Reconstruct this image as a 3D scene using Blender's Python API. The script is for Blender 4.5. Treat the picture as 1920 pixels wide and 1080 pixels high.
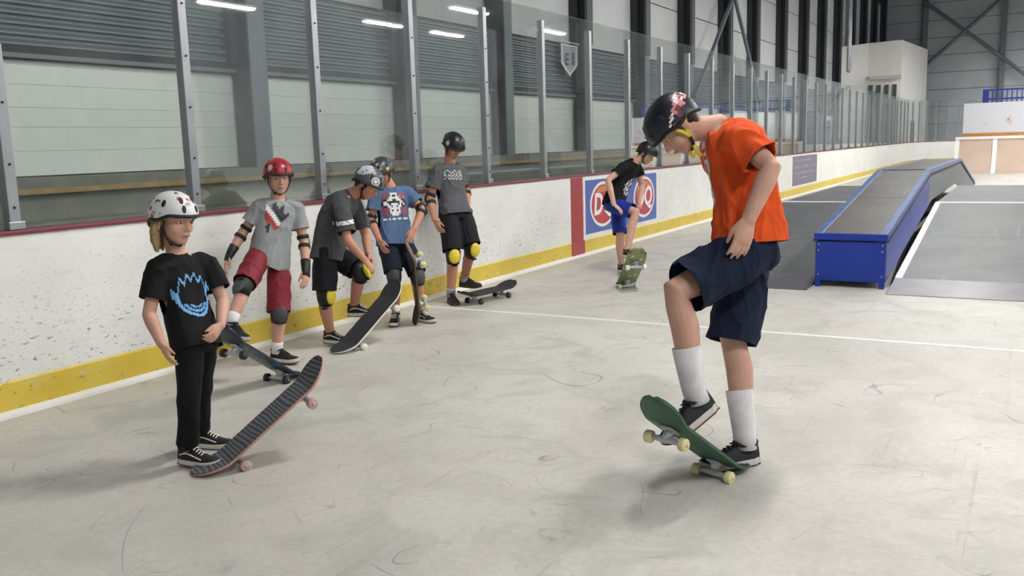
import bpy, bmesh, math, random
from mathutils import Vector as V, Matrix, noise
from mathutils.bvhtree import BVHTree
random.seed(7)
for o in list(bpy.data.objects): bpy.data.objects.remove(o)
SC = bpy.context.scene; COL = SC.collection

# ------------------------------------------------------------------ camera
FPX, PITCH, ROLL, YAW = 1689.0, 0.156875, -0.0295276, 0.521351
CAM = V((5.08866, 0.0, 1.47224))
def cam_axes():
    cy, sy, cp, sp = math.cos(YAW), math.sin(YAW), math.cos(PITCH), math.sin(PITCH)
    f = V((-sy*cp, cy*cp, -sp)); r = V((cy, sy, 0)); u = r.cross(f)
    c, s = math.cos(ROLL), math.sin(ROLL)
    return r*c+u*s, u*c-r*s, f
CR, CU, CF = cam_axes()
cd = bpy.data.cameras.new('camera'); cam = bpy.data.objects.new('camera', cd); COL.objects.link(cam)
cd.sensor_width = 36; cd.lens = FPX/1920*36; cd.clip_end = 300; cd.clip_start = 0.05
m = Matrix.Identity(4)
for i in range(3): m[i][0], m[i][1], m[i][2], m[i][3] = CR[i], CU[i], -CF[i], CAM[i]
cam.matrix_world = m
SC.camera = cam
# ------------------------------------------------------------------ world, exposure
w = bpy.data.worlds.new('world'); SC.world = w; w.use_nodes = True
w.node_tree.nodes['Background'].inputs[0].default_value = (0.9, 0.95, 1.0, 1)
w.node_tree.nodes['Background'].inputs[1].default_value = 0.2
vs = SC.view_settings
vs.view_transform = 'Standard'; vs.look = 'None'; vs.gamma = 1; vs.use_curve_mapping = False
vs.exposure = 0.2
LAMP_E = 165.0

# ------------------------------------------------------------------ pixel helpers
def ray(px, py): return CF + CR*((px-960)/FPX) - CU*((py-540)/FPX)
def onplane(px, py, ax, val):
    d = ray(px, py); return CAM + d*((val-CAM[ax])/d[ax])
def FL(px, py, z=0.0): return onplane(px, py, 2, z)
def depth(p): return (p-CAM).dot(CF)
def toscreen(p):
    d = p-CAM; z = d.dot(CF); return (960+FPX*d.dot(CR)/z, 540-FPX*d.dot(CU)/z)
HR = V((CR.x, CR.y, 0)).normalized(); HT = V((HR.y, -HR.x, 0))      # horizontal right, horizontal toward the viewer
def DIR(r, u, t): return (HR*r + V((0, 0, u)) + HT*t).normalized()

# ------------------------------------------------------------------ materials
def lin(c):
    if isinstance(c, str):
        c = c.lstrip('#'); c = [int(c[i:i+2], 16)/255 for i in (0, 2, 4)]
        c = [x/12.92 if x <= .04045 else ((x+.055)/1.055)**2.4 for x in c]
    return (c[0], c[1], c[2], 1)
MATS = {}
class NT:
    def __init__(s, name):
        s.m = bpy.data.materials.new(name); s.m.use_nodes = True; s.t = s.m.node_tree; s.n = s.t.nodes
        s.b = s.n['Principled BSDF']; s.out = s.n['Material Output']
    def add(s, typ, **kw):
        n = s.n.new(typ)
        for k, v in kw.items(): setattr(n, k, v)
        return n
    def link(s, a, b): s.t.links.new(a, b)
    def coord(s, scale=(1, 1, 1), rot=(0, 0, 0), src='Object'):
        tc = s.add('ShaderNodeTexCoord'); mp = s.add('ShaderNodeMapping')
        mp.inputs['Scale'].default_value = scale; mp.inputs['Rotation'].default_value = rot
        s.link(tc.outputs[src], mp.inputs[0]); return mp.outputs[0]
    def noise(s, co, scale, detail=4, rough=.55, dist=0):
        n = s.add('ShaderNodeTexNoise'); n.inputs['Scale'].default_value = scale; n.inputs['Detail'].default_value = detail
        n.inputs['Roughness'].default_value = rough; n.inputs['Distortion'].default_value = dist
        s.link(co, n.inputs['Vector']); return n.outputs['Fac']
    def ramp(s, fac, stops, interp='LINEAR'):
        r = s.add('ShaderNodeValToRGB'); e = r.color_ramp; e.interpolation = interp
        while len(e.elements) < len(stops): e.elements.new(.5)
        for el, (p, c) in zip(e.elements, stops): el.position = p; el.color = lin(c) if not isinstance(c, (int, float)) else (c, c, c, 1)
        s.link(fac, r.inputs[0]); return r.outputs[0]
    def mix(s, fac, a, b, mode='MIX'):
        n = s.add('ShaderNodeMix', data_type='RGBA', blend_type=mode)
        for sock, v in ((n.inputs[0], fac), (n.inputs[6], a), (n.inputs[7], b)):
            if isinstance(v, bpy.types.NodeSocket): s.link(v, sock)
            elif isinstance(v, (int, float)): sock.default_value = v
            else: sock.default_value = lin(v)
        return n.outputs[2]
    def bump(s, h, strength, dist=.01):
        b = s.add('ShaderNodeBump'); b.inputs['Strength'].default_value = strength; b.inputs['Distance'].default_value = dist
        s.link(h, b.inputs['Height']); s.link(b.outputs[0], s.b.inputs['Normal'])
def mat(name, color='#808080', rough=.6, metal=0, spec=.5, var=0.0, vscale=8, bump=0, bscale=60, coat=0):
    if name in MATS: return MATS[name]
    t = NT(name); b = t.b
    b.inputs['Roughness'].default_value = rough; b.inputs['Metallic'].default_value = metal
    b.inputs['Specular IOR Level'].default_value = spec; b.inputs['Coat Weight'].default_value = coat
    co = t.coord()
    c = lin(color)
    f = t.noise(co, vscale)
    dk = tuple(x*(1-var) for x in c[:3]); lt = tuple(min(1, x*(1+var)) for x in c[:3])
    t.link(t.ramp(f, [(.3, dk), (.7, lt)]), b.inputs['Base Color'])
    if bump: t.bump(t.noise(co, bscale, 3), bump, .004)
    MATS[name] = t.m; return t.m
def fabric(name, color, rough=.85): return mat(name, color, rough, spec=.25, var=.10, vscale=14, bump=.25, bscale=160)
def skin(name, color): return mat(name, color, .55, spec=.35, var=.07, vscale=18, bump=.06, bscale=220)

def m_floor():
    t = NT('floor_concrete'); co = t.coord()
    big = t.noise(co, .55, 6, .6, .4); mid = t.noise(co, 2.3, 7, .62, .8); fine = t.noise(co, 30, 5, .7)
    c = t.ramp(big, [(.34, '#b9b6af'), (.5, '#c3c0b9'), (.68, '#cbc9c2')])
    c = t.mix(t.ramp(mid, [(.36, .8), (.52, 0.0)]), c, '#b0aea7')
    c = t.mix(t.ramp(t.noise(co, 1.1, 5, .6, 1.5), [(.56, 0.0), (.74, .6)]), c, '#b9aca5')
    c = t.mix(t.ramp(fine, [(.35, .22), (.6, 0.0)]), c, '#8d897f')
    for k, (rz, sx, th) in enumerate(((.5, 30, .66), (-.35, 26, .67), (1.2, 30, .675), (-1.0, 36, .67))):
        cc = t.coord((sx, .55, 1), (0, 0, rz)); n = t.noise(cc, 1.0, 4, .6, 1.1); g_ = t.ramp(t.noise(t.coord((1, 1, 1), (0, 0, rz)), .9, 4), [(.48, 0.0), (.66, .5)]); q_ = t.add('ShaderNodeMath', operation='MULTIPLY'); t.link(t.ramp(n, [(th-.03, 0.0), (th+.03, 1.0)]), q_.inputs[0]); t.link(g_, q_.inputs[1])
        c = t.mix(q_.outputs[0], c, '#8f8a83')
    for k, (rz, sx, th) in enumerate(((.95, 3.2, .6), (-.7, 3.0, .62))):
        cc = t.coord((sx, .5, 1), (0, 0, rz)); n = t.noise(cc, 1.0, 6, .7, .3)
        c = t.mix(t.ramp(n, [(th, 0.0), (th+.13, .3)]), c, '#aaa49c')
    # thin scuff arcs: contour lines of warped noise
    for sc, wd, cl in ((1.3, .0030, '#6f6a63'), (.8, .002, '#6f6a63'), (2.1, .0035, '#8b857c')):
        n = t.noise(t.coord((1, 1, 1), (0, 0, sc)), sc, 1, .4, 1.2)
        s1 = t.add('ShaderNodeMath', operation='SUBTRACT'); t.link(n, s1.inputs[0]); s1.inputs[1].default_value = .5
        a = t.add('ShaderNodeMath', operation='ABSOLUTE'); t.link(s1.outputs[0], a.inputs[0])
        ln = t.ramp(a.outputs[0], [(0, 1.0), (wd, 0.0)])
        gate = t.ramp(t.noise(co, 1.7+sc, 3), [(.5, 0.0), (.62, .7)])
        mm = t.add('ShaderNodeMath', operation='MULTIPLY'); t.link(ln, mm.inputs[0]); t.link(gate, mm.inputs[1])
        c = t.mix(mm.outputs[0], c, cl)
    t.link(c, t.b.inputs['Base Color'])
    t.link(t.ramp(mid, [(.3, .55), (.7, .42)]), t.b.inputs['Roughness'])
    t.b.inputs['Specular IOR Level'].default_value = .4
    t.bump(fine, .05, .003); return t.m
def m_board():
    t = NT('dasher_plastic'); co = t.coord()
    c = t.ramp(t.noise(co, 1.5, 4), [(.35, '#dcdcd6'), (.65, '#e6e6e1')])
    sx = t.add('ShaderNodeSeparateXYZ'); t.link(t.coord(), sx.inputs[0])
    hz = t.ramp(sx.outputs[2], [(.1, .9), (.45, 1.0), (.75, .35), (1.0, .12)])
    for sc, th, am in ((38, .645, .65), (24, .69, .75), (70, .65, .55)):
        n = t.noise(t.coord((1, .55, 1.3), (.3*sc, 0, 0)), sc, 2, .5, .6)
        r = t.ramp(n, [(th, 0.0), (th+.05, am)])
        mm = t.add('ShaderNodeMath', operation='MULTIPLY'); t.link(r, mm.inputs[0]); t.link(hz, mm.inputs[1])
        c = t.mix(mm.outputs[0], c, '#55565a')
    c = t.mix(t.ramp(t.noise(t.coord((1, 1.2, 5)), 3, 4), [(.55, 0.0), (.75, .25)]), c, '#b5b3ae')
    t.link(c, t.b.inputs['Base Color']); t.b.inputs['Roughness'].default_value = .42; return t.m
def m_kick():
    t = NT('kick_yellow'); co = t.coord()
    c = t.ramp(t.noise(co, 3, 4), [(.3, '#c8ae3c'), (.7, '#d5bd4e')])
    c = t.mix(t.ramp(t.noise(t.coord((1, .5, 1)), 30, 3), [(.62, 0.0), (.7, .6)]), c, '#6f6a3a')
    c = t.mix(t.ramp(t.noise(t.coord((1, .6, 2)), 5, 5, .7), [(.6, 0.0), (.72, .7)]), c, '#c9c3a8')
    t.link(c, t.b.inputs['Base Color']); t.b.inputs['Roughness'].default_value = .45; return t.m
def m_glass():
    t = NT('rink_glass'); n = t.n
    tr = t.add('ShaderNodeBsdfTransparent'); tr.inputs[0].default_value = (.95, .975, .965, 1)
    gl = t.add('ShaderNodeBsdfGlossy'); gl.inputs['Roughness'].default_value = .015; gl.inputs[0].default_value = (1, 1, 1, 1)
    fr = t.add('ShaderNodeFresnel'); fr.inputs[0].default_value = 1.5
    sc = t.add('ShaderNodeMath', operation='MULTIPLY'); sc.inputs[1].default_value = .42; t.link(fr.outputs[0], sc.inputs[0])
    mx = t.add('ShaderNodeMixShader'); t.link(sc.outputs[0], mx.inputs[0]); t.link(tr.outputs[0], mx.inputs[1]); t.link(gl.outputs[0], mx.inputs[2])
    df = t.add('ShaderNodeBsdfDiffuse'); df.inputs[0].default_value = (.7, .78, .74, 1)
    m2 = t.add('ShaderNodeMixShader'); m2.inputs[0].default_value = .05
    sm = t.ramp(t.noise(t.coord(), 2.2, 6, .7), [(.4, .012), (.75, .05)]); t.link(sm, m2.inputs[0])
    t.link(mx.outputs[0], m2.inputs[1]); t.link(df.outputs[0], m2.inputs[2])
    t.link(m2.outputs[0], t.out.inputs[0]); return t.m
def m_emit(name, color, strength):
    t = NT(name); e = t.add('ShaderNodeEmission'); e.inputs[0].default_value = lin(color); e.inputs[1].default_value = strength
    t.link(e.outputs[0], t.out.inputs[0]); return t.m
def m_panel(name, a, b, rough=.5):
    t = NT(name); co = t.coord()
    c = t.ramp(t.noise(co, .8, 5), [(.35, a), (.65, b)])
    c = t.mix(t.ramp(t.noise(t.coord((1, 3, .6)), 4, 5, .7), [(.6, 0.0), (.8, .15)]), c, '#6a6f6c')
    t.link(c, t.b.inputs['Base Color']); t.b.inputs['Roughness'].default_value = rough; return t.m
def m_ramp(name, a, b):
    t = NT(name); co = t.coord()
    c = t.ramp(t.noise(co, 1.2, 6, .65), [(.35, a), (.65, b)])
    c = t.mix(t.ramp(t.noise(t.coord((9, .6, 1), (0, 0, .2)), 2, 3), [(.6, 0.0), (.7, .3)]), c, '#8a888a')
    c = t.mix(t.ramp(t.noise(co, 35, 2), [(.72, 0.0), (.76, .8)]), c, '#c8c6c8')
    t.link(c, t.b.inputs['Base Color']); t.b.inputs['Roughness'].default_value = .5; return t.m
def m_stickers(name, base, cols, scale=22, density=.5, rough=.35):
    t = NT(name); co = t.coord()
    v = t.add('ShaderNodeTexVoronoi'); v.inputs['Scale'].default_value = scale; t.link(co, v.inputs['Vector'])
    d = t.ramp(v.outputs['Distance'], [(.34, 1.0), (.38, 0.0)])
    sep = t.add('ShaderNodeSeparateColor'); t.link(v.outputs['Color'], sep.inputs[0])
    gate = t.ramp(sep.outputs[0], [(1-density-.001, 0.0), (1-density, 1.0)])
    mm = t.add('ShaderNodeMath', operation='MULTIPLY'); t.link(d, mm.inputs[0]); t.link(gate, mm.inputs[1])
    k = len(cols); pal = t.ramp(sep.outputs[1], [(i/k, c) for i, c in enumerate(cols)], 'CONSTANT')
    n = t.noise(co, scale*2.2, 2); br = t.ramp(n, [(.42, 0.0), (.46, 1.0)])
    m3 = t.add('ShaderNodeMath', operation='MULTIPLY'); t.link(mm.outputs[0], m3.inputs[0]); t.link(br, m3.inputs[1])
    t.link(t.mix(m3.outputs[0], base, pal), t.b.inputs['Base Color']); t.b.inputs['Roughness'].default_value = rough; return t.m

M_FLOOR = m_floor(); M_BOARD = m_board(); M_KICK = m_kick(); M_GLASS = m_glass()
M_PANEL = m_panel('wall_panel_pale', '#e0e4de', '#e7eae5'); M_UPPER = m_panel('upper_panel', '#c4c6c8', '#cfd1d3')
M_ENDP = m_panel('end_panel', '#adb2b8', '#b9bec3'); M_CORR = mat('corrugated_steel', '#6a7479', .45, .15, var=.08, vscale=2)
M_STEEL = mat('column_paint', '#6b747b', .5, var=.08, vscale=2); M_DARK = mat('dark_paint', '#2b3036', .5, var=.1)
M_ALU = mat('aluminium', '#a3a6aa', .38, .75, var=.08, vscale=5); M_CONC = mat('bleacher_concrete', '#74756b', .85, var=.18, vscale=3, bump=.3, bscale=30)
M_WOOD = mat('bench_wood', '#a08049', .6, var=.2, vscale=6); M_RED = mat('red_plastic', '#9c3a3c', .45, var=.08); M_CAP = mat('cap_red', '#6f2d36', .5, var=.1)
M_WHITE = mat('white_paint', '#e6e6e3', .5, var=.03); M_LINE = mat('floor_line_paint', '#dcdcd8', .6, var=.06, vscale=9)
M_BLACK = mat('black_rubber', '#17181a', .6, var=.1); M_LAMP = m_emit('lamp_tube', '#fdfbf8', LAMP_E)

# ------------------------------------------------------------------ mesh helpers
class MB:
    def __init__(s): s.v = []; s.f = []; s.mi = []
    def add(s, vs, fs, mi=0):
        o = len(s.v); s.v += [V(x) for x in vs]; s.f += [tuple(i+o for i in f) for f in fs]; s.mi += [mi]*len(fs); return s
    def box(s, lo, hi, mi=0, M=None):
        x0, y0, z0 = lo; x1, y1, z1 = hi
        vs = [V(p) for p in ((x0,y0,z0),(x1,y0,z0),(x1,y1,z0),(x0,y1,z0),(x0,y0,z1),(x1,y0,z1),(x1,y1,z1),(x0,y1,z1))]
        if M: vs = [M @ p for p in vs]
        return s.add(vs, [(3,2,1,0),(4,5,6,7),(0,1,5,4),(1,2,6,5),(2,3,7,6),(3,0,4,7)], mi)
    def loft(s, rings, cap0=True, cap1=True, mi=0):
        n = len(rings[0]); vs = [p for r in rings for p in r]; fs = []
        for k in range(len(rings)-1):
            for i in range(n):
                j = (i+1) % n; fs.append((k*n+i, k*n+j, (k+1)*n+j, (k+1)*n+i))
        if cap0: fs.append(tuple(range(n-1, -1, -1)))
        if cap1: b = (len(rings)-1)*n; fs.append(tuple(b+i for i in range(n)))
        return s.add(vs, fs, mi)
    def tube(s, pts, rad, n=14, ref=None, caps=True, mi=0):
        pts = [V(p) for p in pts]; k = len(pts)
        rad = [r if isinstance(r, (tuple, list)) else (r, r) for r in rad]
        T = []
        for i in range(k):
            a = pts[max(i-1, 0)]; b = pts[min(i+1, k-1)]; T.append((b-a).normalized())
        side = None; rings = []
        for i in range(k):
            if ref is not None: q = V(ref)
            elif side is None: q = V((0, 0, 1)) if abs(T[0].z) < .9 else V((1, 0, 0))
            else: q = side
            side = (q - T[i]*q.dot(T[i])).normalized(); oth = T[i].cross(side)
            def rg(c, fa, sd=side, ot=oth, r=rad[i]):
                return [c + sd*(r[0]*fa*math.cos(2*math.pi*j/n)) + ot*(r[1]*fa*math.sin(2*math.pi*j/n)) for j in range(n)]
            rr = min(rad[i])
            if caps is True and i == 0:
                for a in (80, 55, 28): rings.append(rg(pts[0]-T[0]*rr*math.sin(math.radians(a)), math.cos(math.radians(a))))
            rings.append(rg(pts[i], 1))
            if caps is True and i == k-1:
                for a in (28, 55, 80): rings.append(rg(pts[i]+T[i]*rr*math.sin(math.radians(a)), math.cos(math.radians(a))))
        return s.loft(rings, bool(caps), bool(caps), mi)
    def ell(s, c, ax, ay, az, r, n=14, k=9, mi=0):
        c = V(c); rings = []
        for i in range(k+1):
            ph = math.pi*(.02+.96*i/k); z = -math.cos(ph)*r[2]; q = math.sin(ph)
            rings.append([c+ax*(r[0]*q*math.cos(2*math.pi*j/n))+ay*(r[1]*q*math.sin(2*math.pi*j/n))+az*z for j in range(n)])
        return s.loft(rings, mi=mi)
    def mesh(s, name, origin=V((0, 0, 0)), smooth=False):
        me = bpy.data.meshes.new(name); me.from_pydata([tuple(p-origin) for p in s.v], [], s.f)
        if any(s.mi): me.polygons.foreach_set('material_index', s.mi)
        if smooth: me.polygons.foreach_set('use_smooth', [True]*len(me.polygons))
        bm = bmesh.new(); bm.from_mesh(me); bmesh.ops.recalc_face_normals(bm, faces=bm.faces); bm.to_mesh(me); bm.free()
        me.update(); return me
def link(name, me, mats, parent=None, loc=None):
    o = bpy.data.objects.new(name, me); COL.objects.link(o)
    if me is not None and not me.materials:
        for mm in (mats if isinstance(mats, (list, tuple)) else [mats]): me.materials.append(mm)
    if parent: o.parent = parent
    if loc is not None: o.location = loc
    return o
def build(mb, name, mats, parent=None, origin=None, smooth=False, bevel=0, loc=None):
    org = origin if origin is not None else V((0, 0, 0))
    o = link(name, mb.mesh(name, org, smooth), mats, parent, loc)
    if bevel: b = o.modifiers.new('b', 'BEVEL'); b.width = bevel; b.segments = 2; b.limit_method = 'ANGLE'
    return o
def tag(o, label=None, cat=None, group=None, kind=None):
    if label: o['label'] = label
    if cat: o['category'] = cat
    if group: o['group'] = group
    if kind: o['kind'] = kind
    return o
def empty(name, loc=(0, 0, 0), **kw):
    o = bpy.data.objects.new(name, None); COL.objects.link(o); o.location = loc; o.empty_display_size = .1; return tag(o, **kw)
def evaluated(o):
    dg = bpy.context.evaluated_depsgraph_get(); dg.update(); return bpy.data.meshes.new_from_object(o.evaluated_get(dg))
def remesh(mb, voxel, smooth=6, origin=V((0, 0, 0))):
    me = mb.mesh('tmp', origin); o = bpy.data.objects.new('tmp', me); COL.objects.link(o)
    r = o.modifiers.new('r', 'REMESH'); r.mode = 'VOXEL'; r.voxel_size = voxel
    if smooth: sm = o.modifiers.new('s', 'SMOOTH'); sm.factor = .5; sm.iterations = smooth
    out = evaluated(o); bpy.data.objects.remove(o); bpy.data.meshes.remove(me)
    out.polygons.foreach_set('use_smooth', [True]*len(out.polygons)); return out
def boxo(name, lo, hi, m_, parent=None, bevel=0, **kw):
    return tag(build(MB().box(lo, hi), name, m_, parent, bevel=bevel), **kw)
# ================================================================== STRUCTURE
def sweep(mb, path, prof, mi=0):
    """path: list of (point, outward normal) ; prof: list of (out, z), open strip closed in profile"""
    rings = [[V((p.x+n.x*a, p.y+n.y*a, z)) for a, z in prof] for p, n in path]
    return mb.loft(rings, mi=mi)
fl = boxo('floor', (-3.3, -8, -.2), (30, 61, 0), M_FLOOR, kind='structure')
for k, (p0, p1, hw) in enumerate([((.05, 6.84), (9, 6.84), .028)]):
    boxo('painted_line', (p0[0], p0[1]-hw, 0), (p1[0], p1[1]+hw, .0025), M_LINE, fl)
boxo('ceiling', (-3.3, -8, 10), (30, 61, 10.2), mat('ceiling_deck', '#6d7276', .7), kind='structure')
# hall side wall
COLY = [-1.5, 3.2-1.9, 7.83, 10.88, 13.66, 16.9, 20.1, 23.3, 26.8, 29.9, 33.7, 37.3, 40.8, 44.4, 48, 51.6, 55.2, 58.8]
wl = boxo('wall_left', (-3.3, -8, 0), (-3.05, 60.0, 10), M_DARK, kind='structure')
boxo('concrete_plinth', (-3.05, -8, 0), (-2.62, 59.9, 1.31), M_CONC, wl, bevel=.01)
RZ = [1.32, 1.55, 1.77, 1.95, 2.16, 2.38]
def corrug(y0, y1, z0, z1, x, per=.084, amp=.05):
    prof = []; n = int((z1-z0)/per)
    for i in range(n):
        z = z0+i*(z1-z0)/n; d = (z1-z0)/n
        prof += [(x, z), (x+amp, z+.08*d), (x+amp, z+.3*d), (x+.3*amp, z+.62*d), (x, z+.7*d)]
    mb = MB(); vs = [V((a, y, z)) for y in (y0, y1) for a, z in prof]; k = len(prof)
    mb.add(vs, [(i, i+1, k+i+1, k+i) for i in range(k-1)]); return mb
BAY = list(zip(COLY[:-1], COLY[1:]))
for y0, y1 in BAY:
    for z0, z1 in zip(RZ[:-1], RZ[1:]):
        boxo('wall_panel', (-3.05, y0+.02, z0+.0008), (-3.0, y1-.02, z1-.0008), M_PANEL, wl, bevel=.0025)
    for z0, z1 in ((3.43, 4.75), (4.76, 6.1), (6.11, 7.5), (7.51, 9.0)):
        boxo('upper_wall_panel', (-3.05, y0+.02, z0), (-3.0, y1-.02, z1-.012), M_UPPER, wl, bevel=.006)
    if y0 < 50: build(corrug(y0+.02, y1-.02, 2.5, 3.42, -2.99), 'corrugated_sheet', M_CORR, wl)
boxo('dark_ledge', (-3.05, -8, 2.39), (-2.93, 59.9, 2.5), M_BLACK, wl)
boxo('ledge_flashing', (-2.93, -8, 2.39), (-2.9, 59.9, 2.43), M_STEEL, wl)
def ibeam(x, y, z0, z1, w=.26, d=.3):
    mb = MB(); mb.box((x-.02, y-w/2, z0), (x, y+w/2, z1)); mb.box((x-d, y-w/2, z0), (x-d+.02, y+w/2, z1)); mb.box((x-d+.02, y-.012, z0), (x-.02, y+.012, z1))
    return mb
for y in COLY[1:]:
    build(ibeam(-2.68, y, 1.31, 10), 'column', M_STEEL, wl)
    boxo('column_shade_sheet', (-2.97, y-.13, 1.31), (-2.705, y-.118, 10), M_BLACK, wl)  # shade on the column's left side, put in as a black sheet
    boxo('column_cover', (-3.05, y-.24, 2.5), (-2.86, y-.1, 10), M_DARK, wl)
    if y > 15: boxo('column_cover', (-2.96, y-.12, 3.43), (-2.66, y+.16, 10), M_DARK, wl)
def strut(a, b, r, name, m_, parent):
    return build(MB().tube([a, b], [r, r], 8), name, m_, parent, smooth=True)
for (y0, y1) in ((23.3, 26.8), (26.8, 29.9)):
    s_ = 1 if y0 < 25 else -1
    strut(V((-2.6, y0 if s_ > 0 else y1, 2.6)), V((-2.6, y1 if s_ > 0 else y0, 5.6)), .06, 'brace', M_STEEL, wl)
boxo('wood_rail', (-2.62, -8, 1.165), (-2.54, 59, 1.215), M_WOOD, wl, bevel=.006)
boxo('concrete_step', (-2.62, -8, 0), (-2.2, 59, .93), M_CONC, wl, bevel=.01)
build(MB().tube([V((-2.5, 45.2, 4.5)), V((-2.5, 45.2, 10))], [.16, .16], 14), 'duct_pipe', mat('galvanised', '#b4bac0', .35, .6, var=.1), wl, smooth=True)
# end wall
we = boxo('wall_back', (-3.3, 60, 0), (30, 60.3, 10), M_DARK, kind='structure')
xs = [-3.0, .55-1.2, 3.45, 7.5, 11.5, 15.5, 19.5, 23.5, 27.5]
for x0, x1 in zip(xs[:-1], xs[1:]):
    for k in range(10):
        boxo('wall_panel', (x0+.02, 59.95, k+.01), (x1-.02, 60, k+.985), M_ENDP, we, bevel=.006)
for x in xs[1:]:
    mb = MB(); mb.box((x-.13, 59.6, 0), (x+.13, 59.62, 10)); mb.box((x-.012, 59.62, 0), (x+.012, 59.9, 10)); mb.box((x-.13, 59.9, 0), (x+.13, 59.94, 10))
    build(mb, 'column', M_STEEL, we)
strut(V((-.65, 59.5, 9.0)), V((3.45, 59.5, 5.6)), .1, 'brace', M_STEEL, we)
strut(V((3.45, 59.5, 9.0)), V((-.65, 59.5, 5.3)), .1, 'brace', M_STEEL, we)
strut(V((3.45, 59.5, 5.6)), V((5.6, 59.5, 3.7)), .1, 'brace', M_STEEL, we)

# ------------------------------------------------------------------ rink boards
PATH = [(V((0, y, 0)), V((-1, 0, 0))) for y in [-6, 0, 6, 12, 20, 30, 40, 46]]
for k in range(1, 17):
    a = math.pi/2*k/16; PATH.append((V((8.5-8.5*math.cos(a), 46+8.5*math.sin(a), 0)), V((-math.cos(a), math.sin(a), 0))))
PATH.append((V((22, 54.5, 0)), V((0, 1, 0))))
rb = empty('rink_boards', (0, 8, 0), label='long white scuffed rink boards with yellow kick strip and red cap', cat='boards')
def bpart(name, prof, m_):
    mb = MB(); sweep(mb, PATH, prof); return build(mb, name, m_, rb, origin=V((0, 8, 0)))
bpart('board_face', [(0, .2), (0, 1.043), (.09, 1.043), (.09, .2)], M_BOARD)
bpart('kick_strip', [(-.013, .035), (-.013, .195), (-.006, .205), (.09, .205), (.09, .035)], M_KICK)
bpart('sill', [(-.055, 0), (-.055, .018), (-.013, .035), (.09, .035), (.09, 0)], M_WHITE)
bpart('cap_rail', [(-.012, 1.043), (-.012, 1.06), (-.004, 1.07), (.11, 1.07), (.1, 1.06), (.1, 1.043)], M_CAP)
rs = MB().box((0, 10.44, .205), (.008, 10.79, 1.034)); rs.box((.0132, 10.42, .03), (.022, 10.8, .205))
tag(build(rs, 'goal_line_stripe', M_RED, rb, origin=V((0, 8, 0))), label='red vertical stripe')
# glass screen
gs = empty('glass_screen', (-.05, 8, 1.07), label='tall clear glass panes between aluminium posts on top of the rink boards', cat='glass screen')
PY = [3.12+1.338*k for k in range(-3, 33)]
def post(y, top):
    mb = MB().box((-.085, y-.035, 1.07), (-.015, y+.035, top)); mb.box((-.012, y-.05, 1.071), (.0, y+.05, 1.12))
    p = build(mb, 'post', M_ALU, gs, origin=V((-.05, 8, 1.07)), bevel=.006)
    if y < 9:
        for z in (1.2, 1.45, 1.8, 2.15, 2.5):
            if z < top: build(MB().tube([V((-.016, y, z)), V((-.009, y, z))], [.008, .007], 8), 'bolt', M_DARK, p, origin=V((-.05, 8, 1.07)))
for i, y in enumerate(PY):
    top = 2.13 if y < 3.2 else 2.93
    post(y, top)
    if i+1 < len(PY):
        gt = 2.12 if y < 3.1 else 3.06
        build(MB().box((-.056, y+.006, 1.075), (-.044, y+1.338-.006, gt)), 'glass_pane', M_GLASS, gs, origin=V((-.05, 8, 1.07)))
for k in range(1, 12):       # curved corner
    p0, n0 = PATH[7+k-1]; p1, n1 = PATH[7+k]
    a = p0+n0*.05; b = p1+n1*.05; mb = MB(); t = (b-a).normalized(); nn = V((-t.y, t.x, 0))*.006
    mb.loft([[a+nn, a-nn, b-nn, b+nn], [q+V((0, 0, 1.99)) for q in (a+nn, a-nn, b-nn, b+nn)]])
    for q in mb.v: q.z += 1.075
    build(mb, 'glass_pane', M_GLASS, gs, origin=V((-.05, 8, 1.07)))
    build(MB().box((a.x-.03, a.y-.03, 1.07), (a.x+.03, a.y+.03, 2.95)), 'post', M_ALU, gs, origin=V((-.05, 8, 1.07)))

# ------------------------------------------------------------------ advertising on the boards
def text_mesh(s, size, ext=.002, bold=.0):
    c = bpy.data.curves.new('t', 'FONT'); c.body = s; c.size = size; c.extrude = ext; c.offset = bold; c.align_x = 'CENTER'; c.align_y = 'CENTER'; c.resolution_u = 4
    o = bpy.data.objects.new('t', c); COL.objects.link(o); me = evaluated(o); bpy.data.objects.remove(o); return me
def wall_text(s, y, z, size, m_, parent, name='lettering', x=.02, sx=1, bold=0, org=V((0, 0, 0)), slant=0):
    me = text_mesh(s, size, bold=bold)
    me.transform(Matrix(((0, 0, 1, x), (sx, slant, 0, y), (0, 1, 0, z), (0, 0, 0, 1)))); me.transform(Matrix.Translation(-org)); me.materials.clear()
    return link(name, me, m_, parent)
def disc(y, z, ry, rz, x0, x1, a0=0, a1=360, n=40):
    pts = [(y+ry*math.cos(math.radians(a0+(a1-a0)*k/n)), z+rz*math.sin(math.radians(a0+(a1-a0)*k/n))) for k in range(n if a1-a0 == 360 else n+1)]
    return MB().loft([[V((x0, a, b)) for a, b in pts], [V((x1, a, b)) for a, b in pts]])
org = V((0, 12.17, .27))
dq = empty('advertising_panel', org, label='blue board advertisement with two red oval DQ logos', cat='advertisement')
M_ADB = mat('ad_blue', '#4d66a8', .45, var=.06); M_ADR = mat('ad_red', '#b8404a', .45, var=.05); M_ADO = mat('ad_orange', '#c98058', .45)
build(MB().box((.0005, 10.83, .255), (.004, 13.57, 1.03)), 'border', M_WHITE, dq, origin=org)
build(MB().box((.004, 10.87, .27), (.007, 13.50, .985)), 'blue_sheet', M_ADB, dq, origin=org)
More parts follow.
